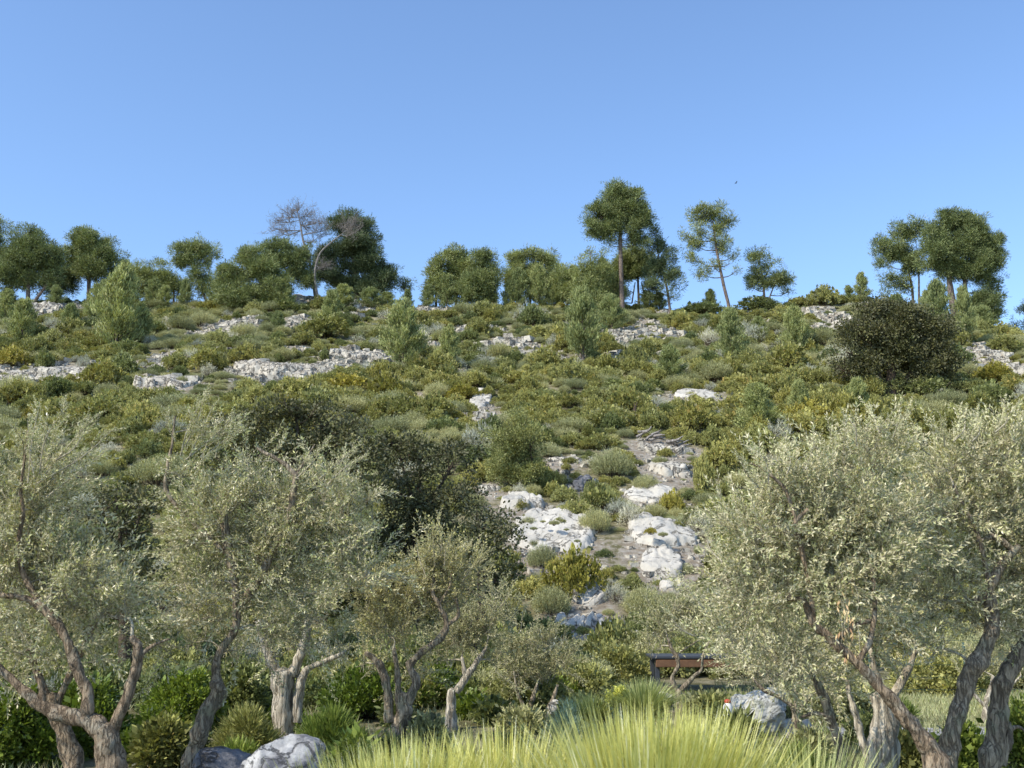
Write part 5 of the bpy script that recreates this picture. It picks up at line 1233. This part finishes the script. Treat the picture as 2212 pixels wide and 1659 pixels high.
NS = [  # U, Vbase, width, height, kind, label
 (1240, 1285, 160, 95, 'goldbush', 'large golden-yellow bush below the largest white slab'),
 (1190, 1325, 110, 70, 'rosemary', 'round green shrub left below the golden bush'),
 (1285, 1150, 90, 60, 'rosemary', 'bright green shrub at the right end of the largest white slab'),
 (1150, 705, 80, 48, 'mastic', 'very dark round shrub below the middle ridge pines'),
 (1780, 660, 90, 44, 'juniper', 'broad rounded shrub on the skyline right of the domed pine'),
 (1640, 672, 110, 34, 'mastic', 'dark low shrub at the foot of the short domed pine'),
 (1520, 682, 130, 28, 'mastic', 'long dark shaded shrub hugging the ridge left of the leaning pine'),
 (95, 800, 56, 48, 'mastic', 'blue-dark round shrub above the left crumbly ledge'),
 (180, 800, 54, 34, 'drybush', 'grey twiggy shrub on the long crumbly ledge'),
 (225, 835, 120, 60, 'kermes', 'wide brown-green shrub left of the notched outcrop'),
 (20, 790, 90, 46, 'goldbush', 'yellowish shrub at the left photo edge above the ledge'),
 (1365, 1140, 70, 60, 'drybush', 'brownish bare shrub left of the second white slab'),
 (1452, 1110, 70, 50, 'goldbush', 'orange-yellow shrub above the second white slab'),
 (1395, 1060, 66, 44, 'rosemary', 'green tuft shrub above the white ledge right of centre'),
 (1120, 1075, 44, 34, 'drybush', 'small grey twiggy shrub at the foot of the tall rounded bush'),
 (1320, 1030, 110, 70, 'rosemary', 'grey-green shrub right of the dark shaded rock'),
 (1490, 930, 130, 64, 'kermes', 'wide yellow-green shrub band above the fallen branches'),
 (1700, 800, 130, 60, 'kermes', 'broad bright green shrub left of the big hillside holm oak'),
 (1640, 820, 90, 40, 'kermes', 'round yellow-green shrub left of the broad bright one'),
 (1225, 880, 90, 34, 'kermes', 'rusty-tinted shrub right of the narrow stone rib'),
 (2150, 830, 120, 50, 'goldbush', 'yellowish shrub right of the big hillside holm oak'),
 (2140, 870, 110, 46, 'mastic', 'dark green shrub below the yellowish one at the right edge'),
 (700, 780, 30, 30, 'mastic', 'small green shrub on top of the blocky white ledge'),
 (1420, 885, 60, 34, 'drybush', 'grey bare shrub below the flat pale slab'),
 (1510, 1150, 70, 50, 'drybush', 'brown-grey shrub between the slab and the right olive'),
 (1170, 1225, 80, 60, 'rosemary', 'grey-green shrub below the left end of the largest slab'),
 (1395, 1330, 110, 70, 'rosemary', 'grey-green bush right of the lowest outcrop'),
 (1330, 1300, 70, 46, 'drybush', 'brown-tinted shrub above the slim upright stone'),
 (1180, 1385, 120, 50, 'mastic', 'dark green scrub left below the lowest outcrop'),
 (1520, 1060, 60, 80, 'juniper', 'upright yellow-green shrub beside the right olive crown'),
 (1425, 1000, 46, 20, 'rosemary', 'low tuft in the stony ground below the rubble'),
 (530, 785, 90, 44, 'kermes', 'rounded shrub left of the slanting rock face'),
 (450, 800, 110, 50, 'kermes', 'wide shrub between the notched outcrop and the slanting face'),
 (700, 730, 150, 50, 'kermes', 'long yellow-green shrub bank above the blocky ledge'),
]
named_xy = []
for i, (U, V, w, h, k, lb) in enumerate(NS):
    p = GR(U, V, 24); u = upm(p[1]); hs = 1.0
    place(PROTO[k][i % 3], k + '_shrub' if k in ('kermes', 'juniper', 'rosemary', 'mastic') else {'goldbush': 'golden_shrub', 'drybush': 'dry_shrub'}[k], (p[0], p[1], p[2] - .1),
          (w * u / 2, w * u / 2 * .85, h * u / .85), lb, 'shrub', 'shrubs on the hillside')
    named_xy.append((p[0], p[1], w * u / 2 * .8))

# tiny plants on the slab
for i, (U, V, w) in enumerate([(1172, 1150, 14), (1196, 1154, 26), (1222, 1165, 14), (1152, 1162, 18), (1402, 1175, 30), (1428, 1180, 24), (1245, 1190, 16)]):
    p = GR(U, V + 6, 24); u = upm(p[1])
    lb = ['smallest plant in a crack of the largest white slab', 'round plant at the middle of the largest white slab', 'sprig right of the round plant on the largest white slab', 'plant at the left edge of the largest white slab',
          'yellowish plant at the foot of the second white slab', 'green plant right of the yellowish one on the second white slab', 'tuft at the lower rim of the largest white slab'][i]
    place(PROTO['rosemary' if i != 4 else 'goldbush'][i % 3], 'rock_plant', (p[0], p[1] - .5, p[2] + .28), (w * u / 2,) * 3, lb, 'plant', 'tiny plants on the white slabs')

# fallen grey branches and a stump
def driftwood(label, U, V, w, seed, upright=False):
    p = GR(U, V, 24); u = upm(p[1]); rs = np.random.default_rng(seed); a = Acc(); L = w * u
    n = 9
    for i in range(n):
        s_ = np.array([rs.uniform(-.5, .3) * L, rs.normal() * .3, rs.uniform(.05, .4)])
        d = np.array([rs.uniform(.3, 1) * L * .6, rs.normal() * .2, rs.uniform(-.1, .35)]) if not upright else np.array([rs.normal() * .15, 0, rs.uniform(.4, 1.1)])
        if upright: s_[0] *= .3; s_[2] = -.1
        tube(a, [(*(p + s_), .07 if not upright else .12), (*(p + s_ + d * .5 + rs.normal(size=3) * .06), .05), (*(p + s_ + d), .02)], 6, 4, 0, .2, seed + i)
    o = a.build('fallen_branches' if not upright else 'tree_stump', [M['deadwood'] if not upright else M['darkwood']], tuple(p)); tag(o, label, 'dead wood')
driftwood('bleached fallen branches lying on the slope above the brown rubble', 1400, 955, 60, 3)
driftwood('second heap of pale fallen twigs right of the bleached branches', 1450, 972, 60, 5)
driftwood('dark broken stump sticking up from scrub right of centre', 1376, 905, 14, 7, True)
driftwood('dark dead log leaning on the skyline beside the short domed pine', 1605, 655, 30, 9)

# ------------------------------------------------------------------ hillside scrub: 300 largest individuals, the rest stuff
LM = [('the dead pine', 670, 640), ('the tallest pine', 1343, 660), ('the open leaning pine', 1574, 665), ('the largest right pine', 2075, 700), ('the big hillside holm oak', 1925, 840),
      ('the tall young pine at centre', 1260, 780), ('the dense young pine', 870, 790), ('the blocky white ledge', 780, 765), ('the slanting rock face', 608, 790), ('the notched outcrop', 366, 815),
      ('the long crumbly ledge', 152, 800), ('the broad left young pine', 250, 750), ('the flat pale slab', 1505, 856), ('the narrow stone rib', 1042, 870), ('the tall rounded bush', 1115, 1050),
      ('the fallen branches', 1410, 960), ('the largest white slab', 1200, 1160), ('the second white slab', 1432, 1160), ('the golden bush', 1240, 1270), ('the lowest outcrop', 1262, 1345),
      ('the flat-topped pine', 430, 650), ('the wide flat-crowned pine', 1145, 665), ('the smooth ridge slab', 812, 650), ('the dark shaded rock', 1258, 1042), ('the skyline shrub', 1780, 655),
      ('the shelter', 1470, 1430), ('the leftmost ridge outcrop', 132, 655), ('the far right stones', 2172, 786), ('the left blocky rocks', 515, 690), ('the low ridge rocks', 935, 655)]
DESC = {'kermes': ['yellow-green', 'low'], 'mastic': ['dark green', 'rounded'], 'juniper': ['olive-green', 'dense'], 'rosemary': ['grey-green', 'spiky'], 'drybush': ['brown twiggy', 'dry'], 'tussock': ['straw-coloured', 'grass-like'], 'goldbush': ['golden', 'bright']}
pts = []; grid = {}
rs = np.random.default_rng(11)
cand = 66000
yy = rs.uniform(17.5, 99, cand); half = .52 * yy + 4; xx = rs.uniform(-1, 1, cand) * half
sn = stoniness(xx, yy)
kk = n2(xx, yy, 7.5, 41); asp = rs.uniform(.72, 1.4, cand); kk2 = n2(xx, yy, 3.2, 43); zz = H(xx, yy)
for i in range(cand):
    x, y = xx[i], yy[i]
    u01 = rs.uniform()
    if y > DR + 3: continue
    if y < 24 and (x > 5.2 or (1.2 < x and y < 22.5) or -1.5 < x - .12 * y < 1.2 and y < 19): continue
    r = .42 + .75 * u01 ** 1.6 + (.35 if y > 50 else 0.05) * rs.uniform()
    if sn[i] > .4:
        if rs.uniform() > .04: continue
        r *= .35
    elif sn[i] > .1: r *= .55
    if kk2[i] > .30 and rs.uniform() < .6: r *= .5
    if abs(x) > .5 * y + 3: continue
    r = min(r, 1.35) * .9
    sep = .58 + .16 * max(0., min(1., kk2[i] * 2.5)) + (.12 if 26 < y < 46 else 0)
    gx, gy = int(x // 1.5), int(y // 1.5); ok = True
    for a_ in (-1, 0, 1):
        for b_ in (-1, 0, 1):
            for (px_, py_, pr_) in grid.get((gx + a_, gy + b_), ()):
                if (px_ - x) ** 2 + ((py_ - y) * 1.15) ** 2 < ((pr_ + r) * sep) ** 2: ok = False; break
            if not ok: break
        if not ok: break
    if not ok: continue
    if any((x - a_[0]) ** 2 + (y - a_[1]) ** 2 < (a_[2] + r * .6) ** 2 for a_ in named_xy): continue
    v = kk[i] + rs.normal() * .16
    k = 'rosemary' if v < -.16 else 'mastic' if v < -.06 else 'juniper' if v < .10 else 'kermes' if v < .62 else 'goldbush'
    q = rs.uniform()
    if y < 24: k = 'mastic' if rs.uniform() < .6 else 'juniper'; r = max(r, .6)
    if q < .06: k = 'drybush'
    elif q < .14: k = 'tussock'
    elif q < .24: k = 'rosemary'
    if y < 40 and k == 'kermes' and rs.uniform() < .5: k = 'rosemary'
    if y > 46 and kk[i] > .05 and rs.uniform() < .5 and sn[i] < .05: r *= 1.2
    if k == 'tussock': r *= .7
    if k == 'goldbush' and rs.uniform() < .5: k = 'kermes'
    grid.setdefault((gx, gy), []).append((x, y, r))
    hz = r * rs.uniform(.8, 1.5) * (.8 if y > 88 else 1.0)
    pts.append((x, y, zz[i] - .06, r, hz, k, int(rs.integers(0, 3)), rs.uniform(0, 6.28), asp[i]))
print('scrub count', len(pts))
score = []
for i, p in enumerate(pts):
    U, V = proj((p[0], p[1], p[2] + p[4] * .4))
    vis = 20 < U < 2190 and (V < 830 or (1120 < U < 1480 and V < 1330) or (700 < U < 1500 and V < 900))
    score.append((p[3] / p[1] if vis else 0) * (0 if p[5] == 'tussock' else 1))
order = np.argsort(-np.array(score))
ind = set(int(i) for i in order[:260] if score[i] > 0)
used = {}
rec = []
for i in sorted(ind):
    x, y, z, r, hz, k, vi, rz, ap = pts[i]; U, V = proj((x, y, z + hz * .4))
    L = sorted(LM, key=lambda l: ((l[1] - U) / 1.3) ** 2 + (l[2] - V) ** 2)[0]
    dU, dV = U - L[1], V - L[2]
    hor = 'right' if dU > 0 else 'left'; ver = 'below' if dV > 0 else 'above'
    if abs(dV) < 22: rel = ('just ' if abs(dU) < 70 else 'well ') + hor + ' of'
    elif abs(dU) < 30: rel = ('just ' if abs(dV) < 50 else 'far ') + ver
    else: rel = ver + ' and ' + hor + ' of'
    rec.append((i, k, rel, L[0], r, U, V))
byl = {}
for q in rec: byl.setdefault((q[1], q[2], q[3]), []).append(q)
RANK = ['largest', 'second largest', 'third largest', 'fourth largest', 'fifth largest', 'sixth largest', 'seventh largest']
first = {}
SNAME = {'kermes': 'kermes_shrub', 'mastic': 'mastic_shrub', 'juniper': 'juniper_shrub', 'rosemary': 'rosemary_shrub', 'drybush': 'dry_shrub', 'tussock': 'grass_tussock', 'goldbush': 'golden_shrub'}
for key, lst in byl.items():
    lst.sort(key=lambda q: -q[4] / pts[q[0]][1])
    for n_, q in enumerate(lst):
        i = q[0]; x, y, z, r, hz, k, vi, rz, ap = pts[i]; c1, c2 = DESC[k]
        if len(lst) == 1: lb = '%s %s shrub %s %s' % (c2, c1, key[1], key[2])
        else: lb = '%s of the %s shrubs %s %s' % (RANK[min(n_, 6)], c1, key[1], key[2])
        if len(lb.split()) > 16: lb = lb.replace('of the ', '', 1)
        if len(lb.split()) > 16: lb = lb.replace('largest right pine', 'right pine')
        lb = ' '.join(lb.split()[:16]) if len(lb.split()) > 16 else lb
        o = place(PROTO[k][vi], SNAME[k], (x, y, z), (r * ap, r / ap, hz), lb, 'shrub', 'shrubs on the hillside', rz)
        first.setdefault((k, vi), o)

def gn_scrub(k, sub, label):
    protos = []
    for vi in range(3):
        o = first.get((k, vi))
        if o is not None: protos.append((vi, o))
    me = bpy.data.meshes.new('scrub_points_' + k); P = np.array([p[:3] for p in sub], np.float32)
    me.vertices.add(len(P)); me.vertices.foreach_set('co', P.ravel())
    at = me.attributes.new('rot', 'FLOAT_VECTOR', 'POINT'); at.data.foreach_set('vector', np.array([(0, 0, p[7]) for p in sub], np.float32).ravel())
    at = me.attributes.new('scl', 'FLOAT_VECTOR', 'POINT'); at.data.foreach_set('vector', np.array([(p[3] * p[8], p[3] / p[8], p[4]) for p in sub], np.float32).ravel())
    at = me.attributes.new('pid', 'INT', 'POINT'); at.data.foreach_set('value', np.array([p[6] % max(1, len(protos)) for p in sub], np.int32))
    ob = bpy.data.objects.new(SNAME[k].replace('shrub', 'scrub').replace('grass_tussock', 'tussock_grass'), me); COL.objects.link(ob)
    ng = bpy.data.node_groups.new('scrub_' + k, 'GeometryNodeTree')
    ng.interface.new_socket('Geometry', in_out='INPUT', socket_type='NodeSocketGeometry'); ng.interface.new_socket('Geometry', in_out='OUTPUT', socket_type='NodeSocketGeometry')
    gi = ng.nodes.new('NodeGroupInput'); go = ng.nodes.new('NodeGroupOutput'); ip = ng.nodes.new('GeometryNodeInstanceOnPoints'); jn = ng.nodes.new('GeometryNodeJoinGeometry')
    for vi, o in protos:
        oi = ng.nodes.new('GeometryNodeObjectInfo'); oi.transform_space = 'ORIGINAL'; oi.inputs['Object'].default_value = o; oi.inputs['As Instance'].default_value = True
        ng.links.new(oi.outputs['Geometry'], jn.inputs[0])
    def na(nm, t):
        n = ng.nodes.new('GeometryNodeInputNamedAttribute'); n.data_type = t; n.inputs[0].default_value = nm; return n.outputs[0]
    er = ng.nodes.new('FunctionNodeEulerToRotation'); ng.links.new(na('rot', 'FLOAT_VECTOR'), er.inputs[0])
    ng.links.new(gi.outputs[0], ip.inputs['Points']); ng.links.new(jn.outputs[0], ip.inputs['Instance']); ip.inputs['Pick Instance'].default_value = True
    ng.links.new(na('pid', 'INT'), ip.inputs['Instance Index']); ng.links.new(er.outputs[0], ip.inputs['Rotation']); ng.links.new(na('scl', 'FLOAT_VECTOR'), ip.inputs['Scale'])
    ng.links.new(ip.outputs[0], go.inputs[0])
    md = ob.modifiers.new('scatter', 'NODES'); md.node_group = ng
    tag(ob, label, None, None, 'stuff')
STL = {'kermes': 'continuous low yellow-green scrub covering the hillside', 'mastic': 'patches of dark green scrub covering the hillside', 'juniper': 'continuous olive-green scrub covering the hillside',
       'rosemary': 'grey-green spiky scrub covering the hillside', 'drybush': 'scattered brown dry scrub on the hillside', 'tussock': 'straw-coloured tussock grass between hillside shrubs', 'goldbush': 'patches of golden scrub on the hillside'}
for k in KINDS:
    sub = [p for i, p in enumerate(pts) if p[5] == k and i not in ind]
    if k == 'tussock':
        p = sub[0]; o = place(PROTO[k][0], 'grass_tussock', p[:3], (p[3], p[3], p[4]), 'straw-coloured grass tussock in the scrub at the foot of the slope', 'grass tussock', None); first[(k, 0)] = o; sub = sub[1:]
    if sub and any(q[0] == k for q in first): gn_scrub(k, sub, STL[k])

# ------------------------------------------------------------------ world, sun, camera
AZ, EL = R(-76), R(43)          # sun to the left, slightly behind the camera: azimuth measured from +Y towards +X
az = R(-124)
sd = Vector((math.sin(az) * math.cos(EL), math.cos(az) * math.cos(EL), math.sin(EL)))
w = bpy.data.worlds.new('World'); SC.world = w; w.use_nodes = True; nt = w.node_tree
for n in list(nt.nodes): nt.nodes.remove(n)
sk = nt.nodes.new('ShaderNodeTexSky'); sk.sky_type = 'NISHITA'; sk.sun_disc = False; sk.sun_elevation = EL; sk.sun_rotation = az; sk.altitude = 200; sk.air_density = 1.0; sk.dust_density = .6; sk.ozone_density = 1.6
bg = nt.nodes.new('ShaderNodeBackground'); bg.inputs[1].default_value = .15; ow = nt.nodes.new('ShaderNodeOutputWorld')
gn_ = nt.nodes.new('ShaderNodeVectorMath'); gn_.operation = 'MULTIPLY'; gn_.inputs[1].default_value = (1.36, 1.53, 1.72); nt.links.new(sk.outputs[0], gn_.inputs[0]); nt.links.new(gn_.outputs[0], bg.inputs[0]); nt.links.new(bg.outputs[0], ow.inputs[0])
sl = bpy.data.lights.new('sun', 'SUN'); sl.energy = 5.0; sl.angle = R(.5); sl.color = (1, .93, .80)
so = bpy.data.objects.new('sun', sl); so.rotation_euler = (-sd).to_track_quat('-Z', 'Y').to_euler(); COL.objects.link(so)
cd = bpy.data.cameras.new('camera'); co = bpy.data.objects.new('camera', cd); COL.objects.link(co)
co.location = (0, 0, CAM_Z); co.rotation_euler = (R(90) + PITCH, 0, 0)
cd.sensor_width = 36; cd.lens = 36 * FPX / 1024; cd.clip_end = 9000; cd.clip_start = .1
cd.dof.use_dof = True; cd.dof.focus_distance = 24; cd.dof.aperture_fstop = 4.0
SC.camera = co
SC.view_settings.view_transform = 'Standard'; SC.view_settings.look = 'None'; SC.view_settings.exposure = 0; SC.view_settings.gamma = 1
SC.cycles.max_bounces = 6; SC.cycles.diffuse_bounces = 2; SC.cycles.transmission_bounces = 4; SC.cycles.glossy_bounces = 2
